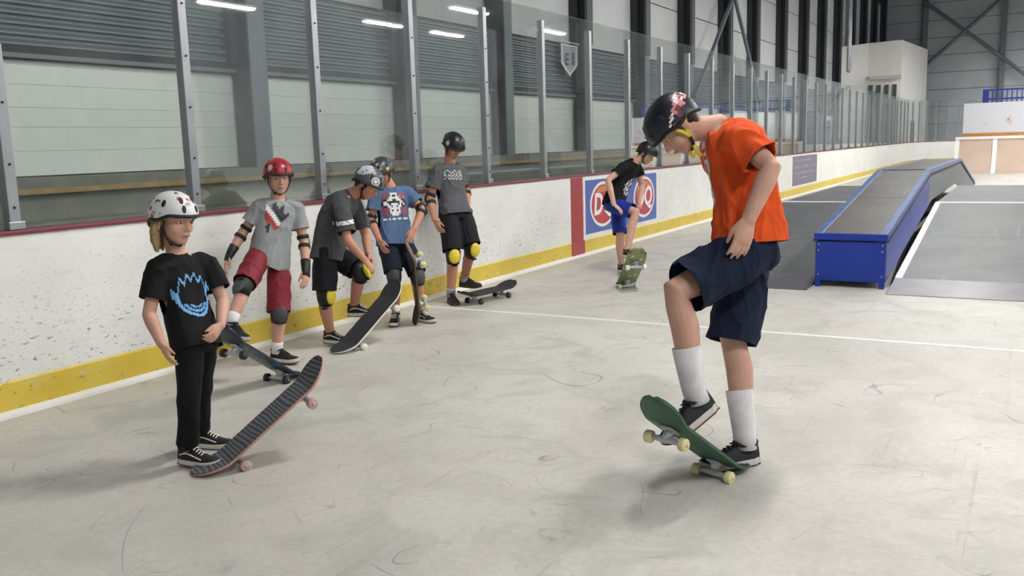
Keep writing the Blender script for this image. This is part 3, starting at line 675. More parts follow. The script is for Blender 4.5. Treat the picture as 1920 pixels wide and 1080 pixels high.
def shoe(par, ankle, fwd, up, L, org, upper_m, sole_m, lace_m, stripe_m=None):
    up = unit(up); fwd = unit(fwd-up*fwd.dot(up)); sd = fwd.cross(up); k = L/.30
    O = ankle-up*(.105*k)-fwd*(.066*k)             # heel point on the ground
    def w(t): return k*(.034+.0*t if t < .05 else .036+.016*math.sin(min(1, t/.72)*math.pi/2)**1.5 if t < .72 else .052*math.sqrt(max(0.02, 1-((t-.72)/.285)**2)))
    ts = [0, .04, .1, .2, .32, .45, .58, .70, .80, .88, .94, .975, 1.0]
    def wid(t): return max(.006*k, w(t) if t > .04 else k*.024)
    outline = [(t, wid(t)) for t in ts]
    poly = [O+fwd*(L*t)+sd*a for t, a in outline]+[O+fwd*(L*t)-sd*a for t, a in reversed(outline)]
    spring = lambda p: max(0, ((p-O).dot(fwd)/L-.75))**2*.22*k
    mb = MB().loft([[p+up*(.002*k+spring(p)) for p in poly], [p+up*(.036*k+spring(p)) for p in poly]])
    sh_top = []; hts = [(0, .095), (.04, .105), (.1, .107), (.2, .098), (.3, .098), (.42, .104), (.55, .086), (.68, .068), (.8, .061), (.9, .056), (.96, .046), (1.0, .034)]
    rings = []
    for t, h in hts:
        a = wid(min(.985, max(.02, t)))*.96; c = O+fwd*(L*(.012+.975*t)); rg = []
        lean = .55 if t < .45 else .8
        for j in range(13):
            th = math.pi*j/12; x = math.cos(th); z = math.sin(th)
            q = (1-(1-lean)*z) if abs(x) > .01 else 1
            rg.append(c+sd*(a*math.copysign(abs(x)**.75, x)*q)+up*(.03*k+(h*k-.03*k)*z**.8+spring(c)))
        rings.append(rg)
    u = MB(); n = 13; vs_ = [p for r in rings for p in r]; fs = [(i*n+j, i*n+j+1, (i+1)*n+j+1, (i+1)*n+j) for i in range(len(rings)-1) for j in range(n-1)]
    fs += [tuple(range(n)), tuple((len(rings)-1)*n+j for j in range(n))]; u.add(vs_, fs)
    o = build(u, 'shoe', upper_m, par, origin=org, smooth=True)
    so = build(mb, 'sole', sole_m, o, origin=org, bevel=.003*k)
    build(MB().loft([[p+up*(.0005*k+spring(p)) for p in poly], [p+up*(.009*k+spring(p))+(p-O-fwd*L*.5)*.012 for p in poly]]), 'outsole', mat('gum_rubber', '#5d4a42', .7, var=.1), o, origin=org)
    col = MB(); cc = O+fwd*(.066*k)+up*(.104*k); cp = [cc+fwd*(.054*k*math.cos(a))+sd*(.038*k*math.sin(a))+up*(.006*k*math.cos(a*2)) for a in [2*math.pi*i/20 for i in range(21)]]
    col.tube(cp, [.009*k]*21, 8, caps=False); build(col, 'collar', upper_m, o, origin=org, smooth=True)
    for i, t in enumerate((.44, .50, .56, .62)):
        h = .104 if t < .45 else .104-(t-.42)*.14; c = O+fwd*(L*t)+up*(h*k+.002*k); a = .021*k
        build(MB().tube([c-sd*a-up*.004*k, c+up*.004*k, c+sd*a-up*.004*k], [.0042*k]*3, 6), 'lace', lace_m, o, origin=org)
    if stripe_m:
        for s in (-1, 1):
            pts = []
            for i in range(9):
                t = .10+.55*i/8; z = .064+.014*math.sin(i/8*math.pi*1.4) if i < 6 else .064-.006*(i-6)
                pts.append(O+fwd*(L*t)+sd*(s*(wid(t)*.93-.004*k))+up*(z*k))
            build(MB().tube(pts, [.0045*k]*9, 6), 'side_stripe', stripe_m, o, origin=org, smooth=True)
    return o
def print_on(par, cloth, org, centre, n, up, wdt, hgt, art, pal, name='print'):
    """shape laid on the cloth: art = rows of letters, one square each"""
    bvh = BVHTree.FromPolygons([v.co.copy() for v in cloth.data.vertices], [p.vertices[:] for p in cloth.data.polygons])
    n = unit(n); up = unit(up-n*up.dot(n)); rt = up.cross(n); R_, C_n = len(art), max(len(a) for a in art); mb = MB(); keys = list(pal); memo = {}
    def P(i, j):
        if (i, j) in memo: return memo[(i, j)]
        p = centre-org+rt*((j/C_n-.5)*wdt)+up*((.5-i/R_)*hgt)
        h = bvh.ray_cast(p+n*.35, -n, .7); memo[(i, j)] = None if h[0] is None else h[0]+h[1]*.0022+n*.001
        return memo[(i, j)]
    for i, row in enumerate(art):
        for j, ch in enumerate(row):
            if ch in pal:
                q = [P(i, j), P(i, j+1), P(i+1, j+1), P(i+1, j)]
                if all(x is not None for x in q) and max((q[0]-x).length for x in q) < .06: mb.add(q, [(0, 3, 2, 1)], keys.index(ch))
    if not mb.v: return
    me = bpy.data.meshes.new(name); me.from_pydata([tuple(p) for p in mb.v], [], mb.f); me.polygons.foreach_set('material_index', mb.mi)
    return tag(link(name, me, [pal[k] for k in keys], par), kind='stuff')

def person(label, d, root_px):
    s, H = d['s'], d['H']; base = FL(*root_px); d0 = depth(base); org = base.copy()
    def J(q):
        if q[0] == 'f': g = FL(q[1], q[2]); return g+V((0, 0, .105*d['shoe_len']/.30+(q[3] if len(q) > 3 else 0)))
        return CAM+ray(q[0], q[1])*(d0+q[2])
    R = empty('person', org, label=label, cat='person')
    head, neck = J(d['head']), J(d['neck'])
    sh = [J(q) for q in d['sh']]; el = [J(q) for q in d['el']]; wr = [J(q) for q in d['wr']]; tip = [J(q) for q in d['tip']]
    hip = [J(q) for q in d['hip']]; kn = [J(q) for q in d['kn']]; an = [J(q) for q in d['an']]
    chest_f = DIR(*d['chest']); pel_f = DIR(*d.get('pelvis', d['chest']))
    fY = DIR(*d['face']); fZ = DIR(*d.get('headup', (0, 1, 0))); fZ = unit(fZ-fY*fZ.dot(fY)); fX = fY.cross(fZ)
    P = (hip[0]+hip[1])/2
    print(label[:40], 'uarm', [round((a-b).length, 2) for a, b in zip(sh, el)], 'farm', [round((a-b).length, 2) for a, b in zip(el, wr)], 'thigh', [round((a-b).length, 2) for a, b in zip(hip, kn)], 'shin', [round((a-b).length, 2) for a, b in zip(kn, an)], 'torso', round((P-neck).length, 2), 'shw', round((sh[0]-sh[1]).length, 2), 'hipw', round((hip[0]-hip[1]).length, 2), 'an z', [round(a.z, 2) for a in an])
    sa = unit(sh[1]-sh[0])*-1; ha = unit(hip[1]-hip[0])*-1       # toward the person's right
    Cc = J(d['mid']) if 'mid' in d else lerp(P, neck, .52)+(-chest_f)*.0
    spine = [P, Cc, neck]
    def frame(t):
        c = spline(spine, t); tg = unit(spline(spine, min(1, t+.05))-spline(spine, max(0, t-.05)))
        sx = unit(lerp(ha, sa, min(1, t*1.3))); f = lerp(pel_f, chest_f, min(1, t*1.3)); sx = unit(sx-tg*sx.dot(tg)); f = unit(tg.cross(sx))
        if f.dot(lerp(pel_f, chest_f, t)) < 0: f = -f
        return c, sx, f, tg
    # ---- body
    mb = MB(); rings = []
    for t, a, b in ((-.1, .09, .075), (-.05, .12, .085), (.05, .128, .09), (.25, .125, .092), (.42, .125, .095), (.62, .142, .105), (.78, .15, .10), (.9, .125, .08), (.97, .075, .06)):
        c, sx, f, tg = frame(max(0, t)); c = c+tg*(min(0, t)*(neck-P).length)
        rings.append(ring(c, sx, f, a*s, b*s))
    mb.loft(rings)
    nb = head-fY*.10*H-fZ*.28*H
    mb.tube([lerp(spline(spine, .86), neck, .3), neck, lerp(neck, nb, .55), nb+fZ*.1*H], [.07*s, .056*s+.004, .050*s+.006, .052*s+.006], 16)
    head_geo(mb, head, fX, fY, fZ, H)
    for i in (0, 1):
        inner = lerp(sh[i], spline(spine, .8), .45); ua = el[i]-sh[i]; fa = wr[i]-el[i]
        mb.tube([inner, sh[i], lerp(sh[i], el[i], .35), lerp(sh[i], el[i], .8), el[i], el[i]+fa*.25, el[i]+fa*.65, wr[i]], [.05*s, .05*s, .047*s, .042*s, .042*s, .044*s, .036*s, (.030*s)], 14)
        hd = tip[i]-wr[i]; sd_ = d['thumb'][i]; nr = d['palm'][i]
        hand_geo(mb, wr[i], hd, DIR(*nr), s*d.get('hand', 1.08), DIR(*sd_), d.get('curl', (.35, .35))[i])
        sn = an[i]-kn[i]; th = kn[i]-hip[i]; kf = unit(d['kf'][i] if isinstance(d['kf'][i], V) else DIR(*d['kf'][i]))
        mb.tube([hip[i]-th*.02, lerp(hip[i], kn[i], .3), lerp(hip[i], kn[i], .75), kn[i]+kf*.006*s, kn[i]+sn*.12, kn[i]+sn*.32-kf*.012*s, kn[i]+sn*.6-kf*.006*s, kn[i]+sn*.88, an[i]],
                [.068*s, .075*s, .063*s, .058*s, .055*s, .060*s, .052*s, .043*s, .042*s], 16)
    me = remesh(mb, d.get('voxel', .0055), 5, org); body = link('body', me, d['skin'], R)
    # face
    Ph = lambda x, y, z: head+fX*(x*H)+fY*(y*H)+fZ*(z*H)
    for q in (-1, 1):
        e = build(MB().ell(Ph(.135*q, .322, .015), fX, fY, fZ, (.055*H, .03*H, .027*H), 12, 8), 'eye', mat('eye_white', '#d9d6d0', .3), body, origin=org, smooth=True)
        build(MB().ell(Ph(.135*q, .346, .012), fX, fY, fZ, (.026*H, .012*H, .026*H), 10, 6), 'iris', mat('iris_dark', '#33261d', .25), body, origin=org, smooth=True)
        build(MB().tube([Ph(.06*q, .385, .095), Ph(.14*q, .385, .115), Ph(.22*q, .335, .095)], [.012*H, .015*H, .01*H], 8), 'eyebrow', d['hair'], body, origin=org, smooth=True)
    build(MB().tube([Ph(-.095, .375, -.275), Ph(-.03, .405, -.27), Ph(.03, .405, -.27), Ph(.095, .375, -.275)], [.008*H, .018*H, .018*H, .008*H], 8), 'lips', mat('lip_tone', '#9c5f56', .5), body, origin=org, smooth=True)
    hb = MB()
    for q in (-1, 1): hb.ell(Ph(.19*q, -.27, -.06), fX, fY, fZ, (.13*H, .15*H, .15*H), 14, 8); hb.ell(Ph(.12*q, -.27, -.2), fX, fY, fZ, (.11*H, .1*H, .13*H), 14, 8)
    hb.ell(Ph(0, -.33, -.05), fX, fY, fZ, (.27*H, .14*H, .22*H), 14, 8)
    for q in (-1, 1): hb.ell(Ph(.335*q, .06, .04), fX, fY, fZ, (.02*H, .05*H, .1*H), 10, 6)
    if d.get('long_hair'):
        for k in range(9):
            q = -1+2*k/8; x = .33*math.sin(q*1.5); y = -.1-.27*math.cos(q*1.5); wob = .03*math.sin(k*2.3)
            hb.tube([Ph(x, y, .0), Ph(x*1.06, y*1.05-.02, -.25), Ph(x*1.05+wob, y*.95-.02, -.45), Ph(x*1.0+wob, y*.9, -.62-.04*math.sin(k*1.9))], [(.1*H, .06*H), (.1*H, .065*H), (.085*H, .055*H), (.03*H, .02*H)], 10, ref=fX)
    build(hb, 'hair', d['hair'], R, origin=org, smooth=True)
    hel = helmet(R, head, fX, fY, fZ, H, org, d['helmet'], d.get('strap', M_BLACK), d.get('vents', True), d.get('hk', 1.0), d.get('strap_tail', False))
    for pr in d.get('hprint', []):
        nn = DIR(*pr['n']); print_on(hel, hel, org, Ph(*pr['at']), nn, fZ if pr.get('up') is None else DIR(*pr['up']), pr['w'], pr['h'], pr['art'], pr['pal'], 'sticker')
    # ---- shirt
    sw = d.get('shirt_w', 1.0); sdp = d.get('shirt_d', 1.0); mb = MB(); rings = []; LT = (neck-P).length; hem = d.get('hem', -.16)
    prof = ((hem-.09, .19, .142), (hem, .19, .142), (lerp(hem, .35, .4), .182, .135), (lerp(hem, .35, .75), .17, .125), (.35, .165, .12), (.55, .162, .122), (.7, .168, .124), (.82, .165, .112), (.91, .13, .088), (.965, .078, .068), (1.02, .066, .06))
    for t, a, b in prof:
        c, sx, f, tg = frame(max(0, min(1, t))); c = c+tg*((min(0, t)+max(0, t-1))*LT)
        if t < .0: c = c+(DIR(*d['hem_shift']) if 'hem_shift' in d else V((0, 0, 0)))*(-t*.35*s)
        rings.append(ring(c, sx, f, a*s*sw, b*s*sdp, p=2.5))
    mb.loft(rings); slv = d.get('sleeve', .62)
    for i in (0, 1):
        inner = lerp(sh[i], spline(spine, .78), .5); e1 = lerp(sh[i], el[i], slv); ad_ = unit(el[i]-sh[i])
        mb.tube([inner, lerp(inner, sh[i], .6), sh[i]+ad_*.01, lerp(sh[i], e1, .5), e1, e1+ad_*.05*s], [.085*s, .082*s, .078*s, .077*s, .08*s, .08*s], 18, caps=True)
    me = remesh(mb, d.get('cvox', .0075), 9, org)
    c0, sx, f0, tg0 = frame(0); hc = c0+tg0*(hem*LT)+((DIR(*d['hem_shift'])*(-hem*.35*s)) if 'hem_shift' in d else V((0, 0, 0)))
    ht_ = d.get('hem_tilt', (0, 0, 0)); hn = -tg0+HR*ht_[0]+V((0, 0, ht_[1]))+HT*ht_[2]
    plane_cut(me, hc-org, hn, None, .3*s, .2)
    for i in (0, 1):
        e1 = lerp(sh[i], el[i], slv); plane_cut(me, e1-org, el[i]-sh[i], None, .092*s, .16*s)
    plane_cut(me, neck-org+unit(neck-Cc)*.004, unit(neck-Cc)+chest_f*.35, None, .085*s, .12)
    me.update(); wrinkle(me, d.get('wr_amp', .009)*s/.8, 9/s**.5, tg0, d0); 
    shirt = solidify(link('shirt', me, d['shirt'], R), .004); me.update()
    for pr in d.get('prints', []):
        if pr['on'] == 'chest':
            c, sx, f, tg = frame(pr['t']); print_on(shirt, shirt, org, c-sx*(pr.get('dx', 0)*s), f, tg, pr['w']*s, pr['h']*s, pr['art'], pr['pal'])
        else:
            i = pr['arm']; ad_ = unit(el[i]-sh[i]); print_on(shirt, shirt, org, lerp(sh[i], el[i], pr['t']), DIR(*pr['n']), DIR(*pr['up']), pr['w']*s, pr['h']*s, pr['art'], pr['pal'])
    # ---- shorts or trousers
    mb = MB(); rings = []
    for t, a, b in ((-.15, .12, .10), (-.1, .155, .118), (-.02, .158, .116), (.05, .15, .11), (.09, .14, .1)):
        c, sx, f, tg = frame(max(0, t)); c = c+tg*(min(0, t)*LT); rings.append(ring(c, sx, f, a*s*d.get('short_w', 1), b*s*d.get('short_w', 1)))
    mb.loft(rings); cuts = []
    for i in (0, 1):
        fr = d['leg_hem'][i]; wtop, wbot = d.get('leg_w', (.098, .10))
        if fr > 1.3:
            pts = [hip[i], lerp(hip[i], kn[i], .5), kn[i], lerp(kn[i], an[i], .5), lerp(kn[i], an[i], fr-1)]; ds = unit(an[i]-kn[i]); pts.append(pts[-1]+ds*.05)
            mb.tube(pts, [.095*s, .088*s, .075*s, .068*s, wbot*s, wbot*s], 18); cuts.append((pts[-2], ds, wbot*s*1.5))
        else:
            ds = unit(kn[i]-hip[i]); e1 = hip[i]+(kn[i]-hip[i])*fr; pts = [hip[i], lerp(hip[i], e1, .35), lerp(hip[i], e1, .7), e1, e1+ds*.05]
            mb.tube(pts, [wtop*s*.84, wtop*s*.97, lerp(wtop, wbot, .7)*s, wbot*s, wbot*s], 20); cuts.append((e1, ds, wbot*s*1.25))
    me = remesh(mb, d.get('cvox', .0075), 7, org)
    for co, no, rd in cuts: plane_cut(me, co-org, no, None, rd, .16*s)
    me.update(); wrinkle(me, d.get('wr_amp', .009)*.8*s/.8, 8/s**.5, V((0, 0, 1)), d0+3)
    sr = solidify(link(d.get('bottoms', 'shorts'), me, d['short_m'], R), .004)
    # ---- socks, shoes, pads
    for i in (0, 1):
        sn = an[i]-kn[i]; ft = DIR(*d['toe'][i]); upv = DIR(*d['sup'][i]) if d.get('sup') and d['sup'][i] else V((0, 0, 1))
        if d.get('sock'):
            t0 = d['sock'][0]; pts = [kn[i]+sn*t0, kn[i]+sn*lerp(t0, 1, .4), kn[i]+sn*.92, an[i]-unit(upv)*.03*s]
            mb = MB().tube(pts, [.060*s if t0 < .75 else .05*s, .056*s if t0 < .75 else .05*s, .050*s, .050*s], 18, caps=False); o = build(mb, 'sock', d['sock'][1], R, origin=org, smooth=True); solidify(o, .004)
        shoe(R, an[i], ft, upv, d['shoe_len'], org, d['shoe_m'], d['sole_m'], d['lace_m'], d.get('stripe_m'))
        kf = unit(DIR(*d['kf'][i]))
        if d.get('knee'):
            th = unit(kn[i]-hip[i]); su = unit(sn); pm, cm = d['knee']
            mb = MB().tube([kn[i]-th*.075*s, kn[i]-th*.03*s+kf*.004, kn[i]+su*.03*s+kf*.004, kn[i]+su*.085*s], [.074*s, .08*s, .076*s, .066*s], 18, caps=False); o = build(mb, 'knee_pad', pm, R, origin=org, smooth=True); solidify(o, .012)
            ax = unit(su+th); sd_ = ax.cross(kf)
            build(MB().ell(kn[i]+kf*.068*s+ax*.005, sd_, ax, kf, (.06*s, .078*s, .028*s), 18, 10), 'knee_cap', cm, o, origin=org, smooth=True)
        if d.get('elbow') and d['elbow'][i]:
            ua = unit(el[i]-sh[i]); fa = unit(wr[i]-el[i])
            for p, v, rr_ in ((el[i]-ua*.045*s, ua, .052), (el[i]+fa*.045*s, fa, .052)):
                mb = MB().tube([p-v*.016*s, p+v*.016*s], [rr_*s, rr_*s], 16, caps=False); solidify(build(mb, 'elbow_strap', M_BLACK, R, origin=org, smooth=True), .006)
            bk = -unit(fa-ua) if (fa-ua).length > .05 else -chest_f
            build(MB().ell(el[i]+bk*.03*s, unit(ua.cross(bk)), unit(ua+fa), bk, (.042*s, .06*s, .026*s), 14, 8), 'elbow_cap', mat('pad_black', '#141517', .55), R, origin=org, smooth=True)
        if d.get('wrist') and d['wrist'][i]:
            fa = unit(wr[i]-el[i]); hd = unit(tip[i]-wr[i])
            mb = MB().tube([wr[i]-fa*.09*s, wr[i]-fa*.03*s, wr[i]+hd*.02*s, wr[i]+hd*.055*s], [(.045*s, .042*s), (.042*s, .038*s), (.042*s, .032*s), (.05*s, .028*s)], 16, ref=DIR(*d['thumb'][i]), caps=False); solidify(build(mb, 'wrist_guard', mat('pad_black', '#141517', .55), R, origin=org, smooth=True), .007)
    return R
SK = skin('skin_fair', '#c79a86'); SK2 = skin('skin_warm', '#b9846c'); SKI = skin('skin_light', '#c79d8a')
BLK = fabric('black_cotton', '#121316'); CHAR = fabric('charcoal_cotton', '#47484b'); GREYT = fabric('heather_grey', '#8f9294'); BLUET = fabric('faded_blue', '#536a8c'); ORANGE = fabric('orange_cotton', '#dc5422')
MAROON = fabric('maroon_mesh', '#7c2430', .6); DENIM = fabric('navy_denim', '#131d34'); BLKS = fabric('black_shorts', '#15161b', .75); ROYAL = fabric('royal_blue', '#16338f', .6); NAVYS = fabric('dark_navy', '#1a1f2c')
SHOEB = mat('shoe_black', '#141416', .7, var=.1); SOLEW = mat('sole_white', '#cfcac2', .55, var=.08); LACEW = mat('lace_white', '#d5d3cc', .6); SOLEB = mat('sole_dark', '#2a2a2c', .6)
HAIRB = mat('hair_blond', '#a58a5c', .5, var=.35, vscale=60); HAIRD = mat('hair_dark', '#3a2c24', .55, var=.2, vscale=60)
SOCKW = fabric('sock_white', '#dcdbdc'); SOCKG = fabric('sock_grey', '#9b9ea0'); PADB = mat('pad_black', '#141517', .55); PADY = mat('pad_yellow', '#d9c53a', .4, var=.05); PADG = mat('pad_grey', '#3a3d40', .6)
INK = lambda n, c: mat('ink_'+n, c, .7)
def flame():
    art = []; N = 34
    for i in range(42):
        row = ''
        for j in range(N):
            x = (j-(N-1)/2)/(N/2); y = (i-24)/17.0; r = math.hypot(x/.93, y)
            edge = 1.0
            if y < 0:
                ph = (x+1)*2.6; tip_ = abs((ph % 1)-.5)*2; edge = 1.0+(.36*tip_-.12) if True else 1
            on = edge-.17 < r < edge
            band = (.25 < y < .80) and abs(r-.70) < .06 or (abs(r-.48) < .05 and y > .3)
            row += 'b' if on else ('b' if band and r < .8 else ('d' if (.52 < r < .66 and y > .3 and (i+j) % 3 == 0) else '.'))
        art.append(row)
    return art
LEAF = ['......k.......', '.....kk...k...', '..w..kkk.kk...', '..ww.kkkkkk...', '..www.kkkkk..k', '..rwww.kkkkkkk', '..rrwww.kkkkk.', '..rrrwww.kkk..', '..rrrrwww.k...', '...rrrrwww....', '....rrrrww....', '....k.rrrr....', '...kk..rr.....', '....k.........', '....k.........']
BAND = ['.rrr.wwww.rrr.', 'rrrr.wkkw.orrr', 'rrr.wwwwwwrror', '.kkwwwkkwwwkk.', 'kwwkkkkkkkwwkk', 'kwwwkwwwwkwkwk', '.kkwwbwwbwwkk.', 'rrr.wwwwww.rrr', 'rrrrwkwwkwrrrr', 'rrr.wwwwww.rrr', '.rr..wwww..rr.', '..............', 'ww.w.ww.ww.www', '..............']
COOL = ['.gg....gg..g.g', 'g..g.gg..g.g.g', 'g...g..g.g.g.g', 'gggg.gg.gg.ggg', '.g..g..g..g..g', 'g.gg.gg.gg.gg.']
SLV = ['wwwgwwwwgwwwww', 'wgwwwgwwwgwwgw', 'wwwwgwwwwwgwww']
FARP = ['...g.w..', '..ww.gg.', '.gg.www.', '.w.gwg..', 'ggw.gg.w', '.wgwwg..', 'gg.g.ww.', '.w.ww...']
rr = random.Random(5); CHESTP = [''.join(rr.choice('ww.') for _ in range(9)) for _ in range(22)]
DOT = ['..wwww..', '.ww..ww.', 'ww.ww.ww', 'w.wwww.w', 'w.wwww.w', 'ww.ww.ww', '.ww..ww.', '..wwww..']
PATCH = ['..wwwwww', '.wwwwwww', 'wwwwwwww', 'wwww.www', 'wwwwwww.', 'www.ww..', 'wwwww...', 'www.....']
HARTP = ['..........pwwp..', '.........pwwppw.', '.......pppwpmpww', '.....pwpmmppwppw', '...kwwkpmmpp.pp.', '..kw.kkmmkmp....', '.ww.mkkm........', 'w.mmk.k.........', '.mkm............', 'w.k.............']
person('small child in white patterned helmet and black tee with blue flame emblem', dict(
    s=.74, H=.226, shoe_len=.235, head=(327, 414, -.02), face=(.86, -.10, .5), headup=(.1, 1, .0), neck=(330, 474, .03), mid=(345, 560, .03),
    sh=[(298, 496, -.07), (387, 492, .12)], el=[(279, 590, -.12), (418, 564, .10)], wr=[(303, 645, -.17), (414, 610, -.02)], tip=[(322, 684, -.2), (393, 641, -.1)],
    hip=[(353, 640, -.06), (380, 638, .07)], kn=[(355, 745, -.06), (374, 742, .17)], an=[('f', 354, 874, .012), ('f', 378, 838)],
    chest=(.5, 0, .86), pelvis=(.6, 0, .8), palm=[(.7, 0, -.7), (-.9, 0, .3)], thumb=[(.5, 0, .8), (-.2, .1, 1)], kf=[(.7, 0, .7), (.7, 0, .7)], toe=[(.93, 0, .35), (.95, 0, .2)],
    skin=SK, hair=HAIRB, long_hair=True, helmet=m_stickers('helmet_white_art', '#dcdcdc', ['#a8323a', '#24262a', '#8a8f98', '#c8433c'], 28, .85), shirt=BLK, short_m=fabric('black_trousers', '#0e0f12'), bottoms='trousers', leg_hem=[1.93, 1.93], leg_w=(.1, .072),
    shoe_m=SHOEB, sole_m=SOLEW, lace_m=LACEW, stripe_m=LACEW, curl=(.3, .55), sleeve=.7, hem=-.1, wr_amp=.007,
    prints=[dict(on='chest', t=.52, dx=-.02, w=.25, h=.33, art=flame(), pal={'b': INK('sky', '#6fa6d8'), 'd': INK('sky_dark', '#3f6f9c')})]), (352, 878))
person('child in red helmet and grey leaf-print tee with maroon shorts', dict(
    s=.82, H=.222, shoe_len=.245, head=(522, 333, -.02), face=(.42, -.10, .9), neck=(520, 373, .02), mid=(512, 425, 0),
    sh=[(488, 388, -.04), (555, 390, .08)], el=[(456, 436, -.06), (570, 454, .08)], wr=[(430, 478, -.12), (574, 506, .0)], tip=[(419, 508, -.14), (572, 546, -.04)],
    hip=[(488, 476, -.05), (521, 486, .06)], kn=[(457, 536, -.28), (524, 585, -.02)], an=[(434, 603, -.40), ('f', 521, 680, .01)],
    chest=(.35, 0, .93), pelvis=(.2, 0, 1), palm=[(.6, 0, -.6), (-.6, 0, -.6)], thumb=[(.3, 0, .8), (-.3, 0, .8)], kf=[(-.3, .25, .9), (.35, 0, .94)], toe=[(.75, -.35, .55), (.88, 0, .45)], sup=[(.25, .95, 0), None],
    skin=SK, hair=HAIRD, hprint=[dict(n=(-.35, .1, 1), at=(.08, .1, .3), w=.035, h=.04, art=DOT, pal={'w': INK('white', '#dcdcda')})], helmet=mat('helmet_red', '#a3202b', .35, var=.05), shirt=GREYT, short_m=MAROON, leg_hem=[.92, 1.0], leg_w=(.105, .1), knee=(PADB, PADG), elbow=(1, 1), wrist=(1, 1), sock=(.78, SOCKW),
    shoe_m=SHOEB, sole_m=SOLEW, lace_m=SHOEB, hem=-.12, hem_tilt=(-.42, 0, 0),
    prints=[dict(on='chest', t=.62, dx=-.03, w=.23, h=.27, art=LEAF, pal={'k': INK('black', '#24262b'), 'w': INK('white', '#dcdcda'), 'r': INK('red', '#a83a36')})]), (522, 684))
person('boy in charcoal tee bending to his raised knee over a skateboard', dict(
    s=.85, H=.218, shoe_len=.25, head=(690, 345, -.02), face=(.76, -.6, .25), headup=(.55, .8, .1), neck=(659, 364, .02), mid=(625, 410, .02),
    sh=[(640, 392, -.15), (665, 384, .16)], el=[(652, 452, -.22), (686, 442, .2)], wr=[(682, 486, -.16), (690, 476, .12)], tip=[(698, 503, -.12), (703, 500, .06)],
    hip=[(610, 474, -.08), (622, 474, .09)], kn=[(609, 553, -.08), (677, 510, .0)], an=[('f', 620, 648, .02), (664, 572, .14)],
    chest=(.85, -.35, .3), pelvis=(.9, 0, .35), palm=[(.2, -.9, -.2), (.2, -.9, .1)], thumb=[(.3, .2, -.8), (.3, .2, .8)], kf=[(.85, 0, .4), (.9, .3, .3)], toe=[(.9, 0, .35), (.97, .03, .1)],
    skin=SK2, hair=HAIRD, hprint=[dict(n=(.2, .1, 1), at=(0, .18, .2), w=.06, h=.06, art=DOT, pal={'w': INK('white', '#dcdcda')}), dict(n=(-.1, .3, 1), at=(0, -.2, .3), w=.1, h=.1, art=PATCH, pal={'w': INK('silver', '#b4b7ba')})], helmet=m_stickers('helmet_grey_art', '#54575c', ['#c9ccd0', '#9a9da2', '#1b1d20', '#e2e2e2'], 16, .75), shirt=CHAR, short_m=BLKS, leg_hem=[.9, .82], leg_w=(.11, .108), knee=(PADB, PADY),
    shoe_m=SHOEB, sole_m=SOLEW, lace_m=LACEW, stripe_m=LACEW, hem=-.12, sleeve=.75, shirt_d=1.1,
    prints=[dict(on='arm', arm=0, t=.42, n=(.25, 0, 1), up=(-.1, 1, 0), w=.19, h=.035, art=SLV, pal={'w': INK('white', '#dcdcda'), 'g': INK('grey', '#85888c')})]), (622, 652))
person('boy in faded blue print tee and patterned helmet behind the bending boy', dict(
    s=.84, H=.218, shoe_len=.25, head=(716, 324, -.03), face=(-.28, -.45, .85), headup=(-.1, 1, .25), neck=(731, 350, .03), mid=(737, 400, .03),
    sh=[(706, 364, -.02), (763, 362, .08)], el=[(696, 414, -.06), (792, 393, .04)], wr=[(711, 450, -.16), (776, 430, -.1)], tip=[(722, 474, -.2), (768, 452, -.14)],
    hip=[(724, 450, -.02), (756, 450, .05)], kn=[(739, 515, -.10), (783, 517, -.05)], an=[('f', 743, 606), ('f', 788, 602)],
    chest=(.0, 0, 1), pelvis=(.1, 0, 1), palm=[(.6, 0, -.6), (-.6, 0, -.6)], thumb=[(.5, 0, .7), (-.5, 0, .7)], kf=[(.1, 0, 1), (.35, 0, .9)], toe=[(-.05, 0, 1), (.72, 0, .7)],
    skin=SK2, hair=HAIRD, helmet=m_stickers('helmet_multi_art', '#3c3f46', ['#d8d4dc', '#c9b25c', '#1b1d20', '#a9a4b4'], 18, .75), shirt=BLUET, short_m=NAVYS, leg_hem=[.92, .92], leg_w=(.102, .1), knee=(PADB, PADG), elbow=(1, 1),
    shoe_m=SHOEB, sole_m=SOLEW, lace_m=LACEW, stripe_m=LACEW, hem=-.1,
    prints=[dict(on='chest', t=.58, dx=-.01, w=.25, h=.30, art=BAND, pal={'k': INK('black', '#24262b'), 'w': INK('white', '#dcdcda'), 'r': INK('brick', '#8e4a58'), 'o': INK('tan', '#b08a5c'), 'b': INK('blue', '#4a6a9a')})]), (765, 605))
